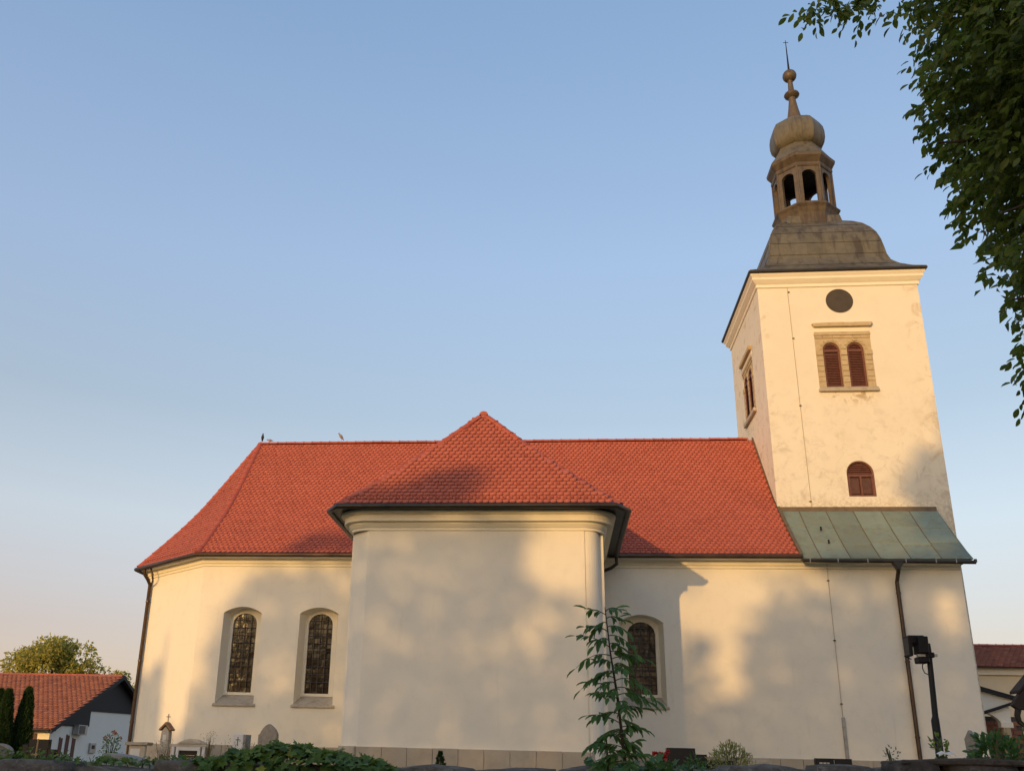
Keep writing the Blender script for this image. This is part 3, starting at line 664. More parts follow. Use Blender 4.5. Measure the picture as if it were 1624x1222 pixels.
for xa, xb in ((10.20, 10.25), (10.965, 11.01)): part('stile', MB().box(xa, xb, TY0 + .06, TY0 + .125, 9.05, 9.70), SHUT, lw)
for i in range(5):
    z = 9.85 + i * 0.07; w2 = 0.40 * math.sqrt(max(0.01, 1 - ((z + .03 - 9.82) / 0.40) ** 2))
    part('slat', MB().box(-w2, w2, -0.004, 0.004, -0.032, 0.032, Matrix.Translation((10.605, TY0 + .10, z)) @ Matrix.Rotation(R(-38), 4, 'X')), SHUT, lw)
dd = MB(); dd.ring([(0.0, 0.02), (0.485, 0.02), (0.49, 0.0), (0.49, -0.05)], 40, 0, 0); dd.v = [(10.62 + x, TY0 - z, 16.50 + y) for x, y, z in dd.v]
part('round_shutter', dd, DISC, church, smooth=False)
# --- bell roof of the tower, sheet by sheet
BP = [(3.18, 17.70), (2.82, 17.92), (2.50, 18.19), (2.28, 18.48), (2.19, 18.78), (2.15, 19.1), (2.09, 19.5), (1.99, 19.88), (1.84, 20.2), (1.64, 20.5), (1.38, 20.75), (1.10, 20.95), (1.04, 21.3)]
hs_, zs_ = [h for h, _ in BP], [z for _, z in BP]; hz = lambda z: float(np.interp(z, zs_, hs_))
bell = part('bell_roof', MB().ring([(h * math.sqrt(2), z) for h, z in BP], 4, TCX, TCY, math.pi / 4), COPPER, church)
zr = [17.72, 18.28, 18.86, 19.42, 19.95, 20.42, 20.95]
for face in range(4):
    ca, sa = math.cos(face * math.pi / 2), math.sin(face * math.pi / 2)
    for i in range(6):
        nc = 6 if i < 3 else 5
        for c in range(nc):
            sh = 0.5 / nc if i % 2 else 0.0
            f0, f1 = max(-1, -1 + 2 * (c / nc - sh)), min(1, -1 + 2 * ((c + 1) / nc - sh)) if c < nc - 1 else 1.0
            if c == 0: f0 = -1.0
            mb = MB(); ns = 5; rows = []
            for k in range(ns):
                z = zr[i] + 0.006 + (zr[i + 1] - zr[i] - 0.012) * k / (ns - 1); h = hz(z) + 0.010 + 0.012 * (1 - k / (ns - 1))
                rows.append([(h * (f0 + 0.0035), -h, z), (h * (f1 - 0.0035), -h, z)])
            for r0, r1 in zip(rows, rows[1:]): mb.quad(r0[0], r0[1], r1[1], r1[0])
            a0_, a1_ = rows[0]; hh_ = hz(zr[i]); mb.quad((a0_[0], -hh_, a0_[2] + .012), (a1_[0], -hh_, a1_[2] + .012), a1_, a0_)
            mb.v = [(TCX + x * ca - y * sa, TCY + x * sa + y * ca, z) for x, y, z in mb.v]
            part('copper_sheet', mb, COPPER, bell)
for sx, sy in ((-1, -1), (1, -1), (1, 1), (-1, 1)):
    part('hip_seam', MB().tube([(TCX + sx * h, TCY + sy * h, z + 0.01) for h, z in BP[:-1]], 0.028, 6), COPPER, bell, smooth=True)
# --- lantern
c8 = 1 / math.cos(R(22.5))
lant = part('lantern_base', MB().ring([(a * c8, z) for a, z in ((1.12, 20.95), (1.10, 21.25), (1.12, 21.45), (1.20, 21.66), (1.27, 21.78), (1.27, 21.83), (1.16, 21.90), (1.0, 21.92))], 8, TCX, TCY, R(22.5)), COPPERL, church)
part('lantern_floor', MB().slab([(TCX + 1.1 * math.cos(R(22.5 + 45 * k)), TCY + 1.1 * math.sin(R(22.5 + 45 * k))) for k in range(8)], 21.88, 21.905), COPPERL, lant)
a_ = 1.105; half = a_ * math.tan(R(22.5))
lop = arch_outline(-0.275, 0.275, 21.97, 23.30, 0.17, 8); lpb = arch_outline(-0.275, 0.275, 21.97, 23.30, 0.17, 8)
for k in range(8):
    mb = MB(); wall_panel(mb, -half, half, 21.90, 23.70, 0, [lop]); ring_faces(mb, lop, 0, lpb, 0.14); wall_panel(mb, -half + .05, half - .05, 21.90, 23.70, 0.14, [lpb])
    M = Matrix.Translation((TCX, TCY, 0)) @ Matrix.Rotation(R(45 * k), 4, 'Z') @ Matrix.Translation((0, -a_, 0))
    part('lantern_panel', xf(mb, M), COPPERL, lant)
    a0 = R(22.5 + 45 * k); rr = a_ * c8
    part('lantern_post', MB().tube([(TCX + rr * math.cos(a0), TCY + rr * math.sin(a0), 21.9), (TCX + rr * math.cos(a0), TCY + rr * math.sin(a0), 23.72)], 0.045, 6), COPPERL, lant)
part('lantern_cornice', MB().ring([(a * c8, z) for a, z in ((1.0, 23.62), (1.13, 23.64), (1.16, 23.70), (1.16, 23.80), (1.12, 23.84), (1.16, 23.90), (1.28, 24.08), (1.30, 24.20), (1.27, 24.24))], 8, TCX, TCY, R(22.5)), COPPERL, lant)
part('lantern_ceiling', MB().slab([(TCX + 1.12 * math.cos(R(22.5 + 45 * k)), TCY + 1.12 * math.sin(R(22.5 + 45 * k))) for k in range(8)], 23.66, 23.68), GUTTERD, lant)
part('cap_roof', MB().ring([(a * c8, z) for a, z in ((1.28, 24.23), (1.10, 24.50), (0.90, 24.86), (0.82, 25.04))], 8, TCX, TCY, R(22.5)), COPPER, lant)
def gore(t, r, z):
    d = (t - R(22.5)) % R(45) - R(22.5); return r * (math.cos(R(22.5)) / math.cos(d) * 1.05 + 0.006 * (1 - (d / R(22.5)) ** 2))
on = part('onion_dome', MB().ring([(.83, 25.03), (.93, 25.10), (1.04, 25.25), (1.09, 25.50), (1.09, 25.80), (1.05, 26.05), (.94, 26.28), (.76, 26.43), (.54, 26.53), (.37, 26.60), (.31, 26.72)], 48, TCX, TCY, 0, gore), COPPER, church, smooth=True, auto=28)
for k in range(8):
    a0 = R(22.5 + 45 * k); part('gore_seam', MB().tube([(TCX + q * 1.005 * math.cos(a0), TCY + q * 1.005 * math.sin(a0), z) for q, z in ((.83, 25.03), (.93, 25.10), (1.04, 25.25), (1.09, 25.50), (1.09, 25.80), (1.05, 26.05), (.94, 26.28), (.76, 26.43), (.54, 26.53), (.37, 26.60))], 0.028, 6), COPPERL, on)
part('spire', MB().ring([(.33, 26.62), (.31, 26.75), (.22, 27.25), (.14, 27.82), (.15, 27.88), (.30, 27.98), (.33, 28.05), (.30, 28.12), (.17, 28.2), (.13, 28.28), (.10, 28.75), (.12, 28.80)], 16, TCX, TCY), COPPERL, church, smooth=True, auto=40)
part('spire_ball', MB().ring([(max(.01, .30 * math.sin(math.pi * i / 10)), 29.08 - .30 * math.cos(math.pi * i / 10)) for i in range(11)], 20, TCX, TCY), COPPERL, church, smooth=True)
part('finial', MB().tube([(TCX, TCY, 29.3), (TCX, TCY, 29.9), (TCX, TCY, 31.05)], [.05, .035, .014], 8).tube([(TCX - .11, TCY, 30.93), (TCX + .11, TCY, 30.93)], .014, 6), BLACK, church)
# --- copper lean-to roof at the foot of the tower
lx = [7.83, 8.38, 9.28, 10.18, 11.10, 12.02, 12.97]; lfn = lambda s: 6.34 + 2.16 * (0.86 * s + 0.14 * s * s)
lean = MB()
for i in range(8): lean.quad((7.80, 30.86 + 2.24 * i / 8, lfn(i / 8)), (12.95, 30.86 + 2.24 * i / 8, lfn(i / 8)), (12.95, 30.86 + 2.24 * (i + 1) / 8, lfn((i + 1) / 8)), (7.80, 30.86 + 2.24 * (i + 1) / 8, lfn((i + 1) / 8)))
lean.poly([(12.95, 33.1, 6.34), (12.95, 30.86, 6.34), (12.95, 33.1, 8.5)]); lean.quad((7.8, 30.86, 6.335), (12.95, 30.86, 6.335), (12.95, 33.1, 6.335), (7.8, 33.1, 6.335))
lean = part('copper_lean_to_roof', lean, COPPERG, church)
for c in range(6):
    cuts = [0.0, 0.30 + 0.05 * (c % 2), 0.64 + 0.04 * ((c + 1) % 2), 0.97]
    for i in range(3):
        mb = MB(); ns = 4; dx = random.gauss(0, .004)
        pts = []
        for k in range(ns):
            s = cuts[i] + 0.004 + (cuts[i + 1] - cuts[i] - 0.008) * k / (ns - 1); pts.append(s)
        for s0, s1 in zip(pts, pts[1:]):
            q = lambda s: 0.012 + 0.010 * (1 - (s - cuts[i]) / (cuts[i + 1] - cuts[i]))
            mb.quad((lx[c] + .01 + dx, 30.84 + 2.24 * s0, lfn(s0) + q(s0)), (lx[c + 1] - .01 + dx, 30.84 + 2.24 * s0, lfn(s0) + q(s0)), (lx[c + 1] - .01 + dx, 30.84 + 2.24 * s1, lfn(s1) + q(s1)), (lx[c] + .01 + dx, 30.84 + 2.24 * s1, lfn(s1) + q(s1)))
        s0 = pts[0]; mb.quad((lx[c] + .01, 30.84 + 2.24 * s0, lfn(s0)), (lx[c + 1] - .01, 30.84 + 2.24 * s0, lfn(s0)), (lx[c + 1] - .01, 30.84 + 2.24 * s0, lfn(s0) + .022), (lx[c] + .01, 30.84 + 2.24 * s0, lfn(s0) + .022))
        part('copper_sheet', mb, COPPERG, lean)
    if c: part('standing_seam', MB().tube([(lx[c], 30.84 + 2.24 * s, lfn(s) + .022) for s in (0, .25, .5, .75, .97)], 0.014, 5), FLASH, lean)
part('wall_flashing', MB().box(7.74, 12.95, 33.03, 33.12, 8.40, 8.60), FLASH, lean, bevel=0.02)
part('sheet_stub', MB().box(8.78, 8.83, 32.1, 32.14, 7.55, 7.68).box(8.82, 8.87, 31.5, 31.54, 6.98, 7.10), BLACK, lean)


# ------------------------------------------------------------------ foliage helpers
def unit(a): return a / np.maximum(1e-9, np.linalg.norm(a, axis=-1, keepdims=True))
LEAF4 = (np.array([(0, 0, 0), (.5, .42, .10), (0, 1, -.10), (-.5, .42, .10), (0, .5, 0)]), np.array([(0, 1, 4), (1, 2, 4), (2, 3, 4), (3, 0, 4)]))
LEAF8 = (np.array([(0, 0, 0), (.34, .22, .06), (.5, .5, .09), (.34, .8, .03), (0, 1, -.10), (-.34, .8, .03), (-.5, .5, .09), (-.34, .22, .06), (0, .35, 0), (0, .72, -.02)]),
         np.array([(0, 1, 8), (1, 2, 8), (2, 9, 8), (2, 3, 9), (3, 4, 9), (4, 5, 9), (5, 6, 9), (6, 8, 9), (6, 7, 8), (7, 0, 8)]))
_iv = [(0, 0), (.30, -.10), (.52, .10), (.36, .30), (.62, .55), (.26, .58), (0, 1.0), (-.26, .58), (-.62, .55), (-.36, .30), (-.52, .10), (-.30, -.10)]
IVY = (np.array([(x, y, .10 * abs(x) - .12 * max(0, y - .5)) for x, y in _iv] + [(0, .35, -.04)]), np.array([(i, (i + 1) % 12, 12) for i in range(12)]))
RHOMB = (np.array([(0, 0, 0), (.5, .45, .12), (0, 1, 0), (-.5, .45, .12)]), np.array([(0, 1, 2), (0, 2, 3)]))
def frames(axis, normal):
    y = unit(axis); x = unit(np.cross(y, normal)); z = np.cross(x, y); return x, y, z
def leaves(geo, P, axis, normal, L, W):
    """V, F arrays of leaves at P"""
    gv, gf = geo; n = len(P); x, y, z = frames(axis, normal); L = np.broadcast_to(L, n); W = np.broadcast_to(W, n)
    V = P[:, None] + gv[None, :, 0, None] * (x * W[:, None])[:, None] + gv[None, :, 1, None] * (y * L[:, None])[:, None] + gv[None, :, 2, None] * (z * L[:, None])[:, None]
    F = gf[None] + (np.arange(n) * len(gv))[:, None, None]
    return V.reshape(-1, 3), F.reshape(-1, 3)
def leaf_part(name, geo, P, axis, normal, L, W, mat, parent, kind='stuff'):
    V, F = leaves(geo, P, axis, normal, L, W); return add(name, big_mesh(name, V, F, mat), parent, kind=kind)
def leaf_single(geo, name, mat):
    me = bpy.data.meshes.new(name); me.from_pydata([tuple(v) for v in geo[0]], [], [tuple(int(i) for i in f) for f in geo[1]]); me.materials.append(mat); return me
def put_leaf(me, name, parent, p, axis, normal, L, W):
    x, y, z = frames(np.array([axis], float), np.array([normal], float)); x, y, z = x[0] * W, y[0] * L, z[0] * L
    add(name, me, parent, M=Matrix(((x[0], y[0], z[0], p[0]), (x[1], y[1], z[1], p[1]), (x[2], y[2], z[2], p[2]), (0, 0, 0, 1))))
def rnd_dirs(n): return unit(np.random.normal(size=(n, 3)))
def sn(x, z, k=1.0, s=0.0):                                   # smooth pseudo noise -1..1
    return (np.sin(1.7 * k * x + 2.3 * k * z + s) + np.sin(2.9 * k * x - 1.3 * k * z + 1.3 + 2 * s) + np.sin(0.9 * k * x + 4.1 * k * z + 4.2 - s) + np.sin(5.1 * k * x + 3.3 * k * z + .7)) / 4

# ------------------------------------------------------------------ left house beyond the yard
hx, hy0, hyr, hy1 = -29.15, 55.0, 62.8, 70.6
house = thing('house', 'white house with an old red tiled roof and a black boarded gable', 'house', (-40, 62, LANE), world_frame=True)
hw = MB(); hw.quad((-62, hy0, LANE), (hx, hy0, LANE), (hx, hy0, 1.35), (-62, hy0, 1.35))
hw.poly([(hx, hy0, LANE), (hx, hy1, LANE), (hx, hy1, 1.4), (hx, hyr, 4.6), (hx, hy0, 1.35)])
hw.quad((-62, hy1, LANE), (hx, hy1, LANE), (hx, hy1, 1.4), (-62, hy1, 1.4)); hw.poly([(-62, hy0, LANE), (-62, hy1, LANE), (-62, hy1, 1.4), (-62, hyr, 4.6), (-62, hy0, 1.35)])
part('wall', hw, WHITEW, house)
lit_p = MB().box(-29.75, -29.12, hy0 - .06, hy0 - .003, LANE, 1.3); part('sunlit_wall_end', lit_p, MOULD, house)  # cream strip: sunlight on the front wall's end put into the colour
gb = MB(); pts = [(56.0, 1.42), (59.62, 1.50), (59.60, 2.42), (65.2, 2.52), (68.2, 2.5), (62.8, 4.72)]
gb.add([(hx + .06, y, z) for y, z in pts] + [(hx - .02, y, z) for y, z in pts], [tuple(range(6)), tuple(range(11, 5, -1))] + [(i, i + 6, (i + 1) % 6 + 6, (i + 1) % 6) for i in range(6)])
part('gable_boards', gb, DARKWOOD, house)
hf = [((-62.5, 54.3), (-28.75, 54.3), (-62.5, hyr), (-28.75, hyr), 1.18, 3.66, lambda s: s), ((-28.75, 71.3), (-62.5, 71.3), (-28.75, hyr), (-62.5, hyr), 1.18, 3.66, lambda s: s)]
hr = roof_sheet('roof', hf, house, TILEOLD, 2)
join_tiles('roof_tiles', [m for _, _, m in facet(*hf[0], f=1.75, keep=lambda P: P.x > -42)], hr, TILEOLD)
bb = MB()
for y0_, y1_ in ((54.25, hyr), (71.35, hyr)): bb.add([(-28.76, y0_, 1.16), (-28.66, y0_, 1.16), (-28.66, y1_, 4.86), (-28.76, y1_, 4.86), (-28.76, y0_, .94), (-28.66, y0_, .94), (-28.66, y1_, 4.60), (-28.76, y1_, 4.60)], [(0, 1, 2, 3), (7, 6, 5, 4), (1, 5, 6, 2), (0, 3, 7, 4), (0, 4, 5, 1)])
part('barge_board', bb, DARKWOOD, hr)
cap_run([(-44, hyr, 4.86), (-28.8, hyr, 4.85)], hr, -0.03, 0.40)
part('eaves_gutter', MB().tube([(-62, 54.2, 1.12), (-28.8, 54.2, 1.12)], .07, 8), GUTTERD, house)
part('eaves_boards', MB().box(-62, -28.8, 54.35, 55.02, 1.10, 1.16), SHUTD, house)
for (y, z1) in ((56.42, .75), (57.22, .92), (58.02, .75)):
    d = part('door', MB().box(hx - .02, hx + .03, y - .17, y + .17, LANE, z1), SHUTD, house); part('door_frame', MB().box(hx, hx + .06, y - .23, y - .17, LANE, z1 + .05), SHUT, d)
ac = part('air_conditioner', MB().box(hx + .05, hx + .42, 57.6, 58.75, .98, 1.55), ZINC, house, bevel=0.02); part('fan_grille', MB().box(hx + .42, hx + .44, 57.7, 58.4, 1.04, 1.5), IRON, ac)
mt = part('meter_cabinet', MB().box(hx, hx + .12, 60.05, 60.85, -.05, .55), ZINC, house, bevel=0.02); part('meter_window', MB().box(hx + .12, hx + .13, 60.25, 60.65, .2, .42), BLACK, mt)
hwn = part('window', MB().box(-33.4, -29.9, hy0 - .05, hy0 - .004, -.4, .95), SHUTD, house)
for x in (-33.4, -31.9, -30.55): part('post', MB().box(x, x + .12, hy0 - .12, hy0 - .05, -.4, 1.1), SHUT, hwn)
part('pane', MB().box(-33.2, -30.6, hy0 - .065, hy0 - .052, -.3, .85), GLASS, hwn)

# ------------------------------------------------------------------ trees behind the house
def clump_tree(name, label, base, height, clumps, mat, leaf, n_per, trunk_r, seed, group=None):
    """clumps: (x,y,z,radius) relative to base"""
    rng = np.random.RandomState(seed); t = thing(name, label, 'tree', base, 0, group)
    tr = MB(); tr.tube([(0, 0, 0), (.1, 0, height * .25), (0, .1, height * .5), (.1, 0, height * .8)], [trunk_r, trunk_r * .8, trunk_r * .55, trunk_r * .15], 8)
    for c in clumps[::2]:
        z0 = min(c[2] * .7, height * .5); tr.tube([(0, 0, z0 * .6), (c[0] * .5, c[1] * .5, z0 + (c[2] - z0) * .4), (c[0], c[1], c[2])], [trunk_r * .45, trunk_r * .28, trunk_r * .06], 6)
    part('trunk', tr, BARK, t, smooth=True)
    P, A, Nn = [], [], []
    for (x, y, z, r) in clumps:
        d = unit(rng.normal(size=(n_per, 3))); q = rng.uniform(.45, 1.0, (n_per, 1)) ** .6
        P.append(np.array([x, y, z]) + d * q * r * (1 + .25 * sn(d[:, :1] * 3, d[:, 2:] * 3, 1, x))); A.append(d + np.array([0, 0, -.7]) + .6 * rng.normal(size=(n_per, 3))); Nn.append(d + .8 * rng.normal(size=(n_per, 3)))
    P, A, Nn = map(np.concatenate, (P, A, Nn)); L = leaf * rng.uniform(.6, 1.3, len(P))
    leaf_part('crown', RHOMB, P, A, Nn, L, L * .6, mat, t, kind=None)
    return t
rg = np.random.RandomState(3)
def clumps(n, rx, ry, rz, zc, r0, r1, rng):
    out = []
    for _ in range(n):
        d = unit(rng.normal(size=3)); q = rng.uniform(.35, 1) ** .5; out.append((d[0] * rx * q, d[1] * ry * q, zc + d[2] * rz * q, rng.uniform(r0, r1)))
    return out
willow = clumps(34, 4.2, 3.2, 3.2, 8.3, .9, 1.7, rg) + [(-3.6, 0, 7.4, 1.2), (-4.3, 0, 6.5, 1.0), (3.4, 0, 8.8, 1.1), (3.8, 0, 7.6, 1.2), (.2, 0, 11.0, 1.2), (1.3, 0, 10.9, 1.0), (-1.2, 0, 10.4, 1.2)]
clump_tree('broad_tree', 'broad yellow green tree rising behind the red house roof', (-48.6, 90, -1.6), 11.5, willow, LEAF_W, .34, 420, .45, 5)
clump_tree('young_tree', 'small green tree just left of the church apse', (-38.9, 84, -1.6), 7.5, clumps(16, 1.3, 1.3, 1.6, 6.6, .5, .9, rg), LEAF_W, .30, 260, .2, 6)
def thuja(x, y, h, r, label, seed):
    rng = np.random.RandomState(seed); t = thing('thuja', label, 'conifer', (x, y, YARD), 0, 'thujas at the left edge')
    part('trunk', MB().tube([(0, 0, 0), (0, 0, h * .9)], [.06, .01], 6), BARK, t)
    n = 9000; z = h * rng.uniform(0, 1, n) ** .9; k = np.minimum(1, np.minimum(.75 + z / h * .9, 1.25 * (1 - z / h) ** .55)); a = rng.uniform(0, 2 * np.pi, n); q = np.sqrt(rng.uniform(.3, 1, n)) * (1 + .10 * np.sin(a * 7 + z * 5))
    P = np.c_[np.cos(a) * r * k * q, np.sin(a) * r * k * q, z]; d = np.c_[np.cos(a) * .5, np.sin(a) * .5, np.full(n, 1.0)] + .25 * rng.normal(size=(n, 3))
    leaf_part('foliage', RHOMB, P, d, np.c_[np.cos(a), np.sin(a), np.zeros(n)] + .6 * rng.normal(size=(n, 3)), rng.uniform(.07, .16, n), .05, LEAF_D, t, kind=None)
thuja(-18.95, 32.0, 2.32, .34, 'dark columnar thuja cut by the left photo edge', 1); thuja(-18.42, 31.6, 2.30, .30, 'middle dark columnar thuja of the three at left', 2)
thuja(-18.05, 32.2, 2.40, .30, 'tallest columnar thuja nearest the white house', 3)

# ------------------------------------------------------------------ graves and monuments
def arch_pts(w, h, rise, n=10): return [(-w / 2, 0), (w / 2, 0)] + [(w / 2 * math.cos(math.pi * i / n), h - rise + rise * math.sin(math.pi * i / n)) for i in range(n + 1)]
def cross_mb(x, y, z, h, w, t, arm=.68):
    return MB().box(x - t / 2, x + t / 2, y - t * .35, y + t * .35, z, z + h).box(x - w / 2, x - t / 2, y - t * .35, y + t * .35, z + h * arm - t / 2, z + h * arm + t / 2).box(x + t / 2, x + w / 2, y - t * .35, y + t * .35, z + h * arm - t / 2, z + h * arm + t / 2)
g = thing('gravestone', 'dark grey round topped gravestone with pale rim at lower left corner', 'gravestone', (-12.85, 22, YARD))
part('slab', MB().prism(arch_pts(.70, .54, .20), -.06, .06), simple('dark_grave', (.09, .085, .085), .5), g, bevel=.01)
rim = arch_pts(.74, .565, .21)[2:]; rin = arch_pts(.66, .52, .19)[2:]; rb = MB(); ring_faces(rb, rim, -.075, rin, -.075, closed=False); ring_faces(rb, rim, -.075, rim, .07, closed=False); ring_faces(rb, rin, -.075, rin, -.05, closed=False); part('rim', rb, GRAYST, g)
g = thing('gravestone', 'wide black granite gravestone with stepped sides behind a thin wooden cross', 'gravestone', (-13.98, 26, YARD))
part('slab', MB().prism([(-.30, 0), (.26, 0), (.26, .72), (-.30, .72)], -.08, .08), GRANITE, g, bevel=.008)
part('wing', MB().prism([(-.48, 0), (-.305, 0), (-.305, .58), (-.48, .58)], -.08, .08), GRANITE, g, bevel=.008); part('wing', MB().prism([(.265, 0), (.47, 0), (.47, .47), (.265, .47)], -.08, .08), GRANITE, g, bevel=.008)
g = tag(part('grave_cross', cross_mb(0, 0, 0, .72, .28, .035, .46), simple('worn_gilt_wood', (.30, .19, .08), .6)), 'thin tan cross standing before the wide black gravestone', 'cross'); g.location = (-13.70, 25.3, YARD)
# rose bush
def bush(name, label, cat, loc, rx, ry, h, mat, n, L, W, seed, stems=7, geo=LEAF8, flowers=None, up=.6, group=None, low=.25):
    rng = np.random.RandomState(seed); t = thing(name, label, cat, loc, 0, group); st = MB()
    for i in range(stems):
        a = rng.uniform(0, 2 * np.pi); q = rng.uniform(.2, .9); st.tube([(0, 0, -.05), (math.cos(a) * rx * q * .5, math.sin(a) * ry * q * .5, h * .45), (math.cos(a) * rx * q, math.sin(a) * ry * q, h * rng.uniform(.7, .98))], [.010, .007, .003], 5)
    part('stems', st, STEM, t)
    d = unit(rng.normal(size=(n, 3))); q = rng.uniform(.3, 1, (n, 1)) ** .6; P = d * q * np.array([rx, ry, h * .5 * (1 - low)]) + np.array([0, 0, h * (low + (1 - low) * .5)])
    P[:, 0] *= 1 + .25 * np.sin(P[:, 2] * 9 / h + seed); A = d + np.array([0, 0, up]) * rng.normal(.6, .7, (n, 1)) + .5 * rng.normal(size=(n, 3))
    leaf_part('leaves', geo, P, A, d * .5 + np.array([0, -.5, 1]) + .5 * rng.normal(size=(n, 3)), L * rng.uniform(.6, 1.25, n), W * rng.uniform(.7, 1.2, n), mat, t, kind='stuff')
    for (fx, fy, fz, fr, fm) in flowers or []:
        m = 26; dd = unit(rng.normal(size=(m, 3)) + np.array([0, -.3, .6])); pl = dd * fr * .45 * rng.uniform(.3, 1, (m, 1)) + np.array([fx, fy, fz])
        leaf_part('flower', LEAF4, pl, dd + .4 * rng.normal(size=(m, 3)), rng.normal(size=(m, 3)) + dd, fr * .9, fr * .9, fm, t, kind=None)
    return t
bush('rose_bush', 'tall rose bush with pink blooms left of the church corner', 'rose bush', (-9.22, 20, YARD), .24, .20, .80, LEAF_G, 300, .050, .026, 11, 12,
     flowers=[(.06, -.1, .82, .055, PINK), (.12, -.12, .79, .045, PINK), (-.10, -.12, .72, .04, PINK), (.20, -.05, .72, .03, PINK), (-.02, -.1, .74, .03, PINK)])
g = thing('tomb_slab', 'curved grey stone grave kerb lying beside the pink rose bush', 'grave kerb', (-5.32, 12.0, -.5))
cb = MB(); top = [(-.30 + .62 * i / 8, .50 - .12 * (i / 8) ** 2 - (.03 if i == 0 else 0)) for i in range(9)]; cb.prism([(-.30, 0), (.32, 0)] + top[::-1], -.06, .30); part('kerb', cb, GRAYST, g, bevel=.012)
# small columned monument by the drainpipe
g = thing('monument', 'small cream stone monument with a dark capping slab beside the drainpipe', 'monument', (-12.72, 29.5, YARD))
part('body', MB().box(-.25, .20, -.12, .15, 0, .66), PALEST, g, bevel=.01); part('column', MB().tube([(.24, -.10, 0), (.24, -.10, .64)], .055, 12), PALEST, g, smooth=True, auto=40)
part('capping', MB().prism([(-.36, .66), (.34, .66), (.37, .73), (.34, .75), (-.36, .75), (-.39, .73)], -.20, .22), SILL, g, bevel=.01); part('plaque', MB().box(-.20, .10, -.128, -.12, .12, .56), WHITEST, g)
# chapel-shaped shrine with cross
g = thing('stone_shrine', 'narrow cream stone shrine with a gabled top and small cross', 'shrine', (-11.89, 29.5, YARD))
sb = part('body', MB().prism([(-.14, 0), (.14, 0), (.12, 1.08), (-.12, 1.08)], -.13, .13), PALEST, g, bevel=.008)
part('gable_roof', MB().prism([(-.20, 1.13), (-.165, 1.09), (0, 1.27), (.165, 1.09), (.20, 1.13), (0, 1.355)], -.18, .17), simple('rusty_gable', (.34, .18, .09), .8), g, bevel=.008)
part('gable_panel', MB().prism([(-.12, 1.08), (.12, 1.08), (0, 1.22)], -.128, .12), PALEST, g); part('cross', cross_mb(0, 0, 1.34, .25, .13, .028, .66), SILL, g)
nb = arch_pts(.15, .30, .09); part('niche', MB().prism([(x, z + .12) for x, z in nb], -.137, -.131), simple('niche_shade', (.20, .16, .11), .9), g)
part('niche_hood', MB().prism([(-.11, .36), (-.09, .34), (0, .44), (.09, .34), (.11, .36), (0, .49)], -.17, -.12), PALEST, g); part('plaque', MB().box(-.05, .05, -.137, -.131, .78, .98), WHITEST, g)
# pedimented family tomb
g = thing('family_tomb', 'wide pale tomb with a curved pediment and a dark inscription slab', 'tomb', (-10.86, 29.0, YARD))
part('back_wall', MB().box(-.50, .52, -.10, .22, 0, .62), SILL, g); part('cornice', MB().prism([(-.62, .64), (.62, .64), (.62, .72), (-.62, .72)], -.18, .25), PALEST, g, bevel=.01)
part('pediment', MB().prism([(-.40, .725)] + [(-.40 + .84 * i / 10, .73 + .14 * math.sin(math.pi * i / 10)) for i in range(11)], -.20, .22), PALEST, g, bevel=.01); part('pediment_panel', MB().prism([(-.30, .735), (.30, .735), (0, .83)], -.212, -.203), SILL, g)
for x in (-.50, -.36, .30, .44): part('pilaster', MB().box(x - .045, x + .045, -.20, -.10, 0, .64), WHITEST, g, bevel=.008)
part('lintel', MB().box(-.315, .255, -.19, -.10, .54, .64), WHITEST, g); part('inscription_slab', MB().box(-.31, .25, -.13, -.102, 0, .535), GRANITE, g)
for k, (a, b) in enumerate(((-.22, .16), (-.26, -.02))): part('inscription_line', MB().box(a, b, -.134, -.130, .40 - k * .08, .412 - k * .08), GOLD, g)
tag(part('flower_pot', MB().ring([(.09, 0), (.10, .05), (.115, .34), (.12, .36)], 14, 0, 0), simple('grey_pot', (.16, .18, .19), .6)), 'small grey pot at the right foot of the pedimented tomb', 'pot').location = (-10.30, 28.6, YARD)
# white tombstone
g = thing('gravestone', 'slim white marble gravestone with a black cross on its face', 'gravestone', (-7.80, 24, YARD), R(-14))
part('slab', MB().box(-.155, .135, -.045, .045, 0, .93), WHITEST, g, bevel=.01); part('side_stone', MB().box(.14, .205, -.04, .20, 0, .92), GRAYST, g)
part('cross_mark', cross_mb(-.01, -.047, .66, .21, .12, .018, .66), IRON, g)
for z in (.55, .50, .45): part('inscription_line', MB().box(-.10, .08, -.0475, -.0455, z, z + .010), SILL, g)
# old rounded stone
g = thing('gravestone', 'old weathered grey gravestone with shoulders and pointed round top', 'gravestone', (-8.24, 28, YARD))
op = [(-.29, 0), (.27, 0), (.27, 1.02), (.245, 1.08), (.20, 1.16), (.10, 1.25), (.0, 1.32), (-.09, 1.27), (-.17, 1.19), (-.225, 1.10), (-.235, 1.04), (-.29, 1.02)]
part('slab', MB().prism(op, -.09, .09), stone_mat('old_stone', (.26, .225, .185), (.37, .325, .27), (.45, .40, .335), 9, .1, .8), g, bevel=.02)
part('base', MB().box(-.38, .36, -.16, .16, 0, .15), GRAYST, g, bevel=.015)
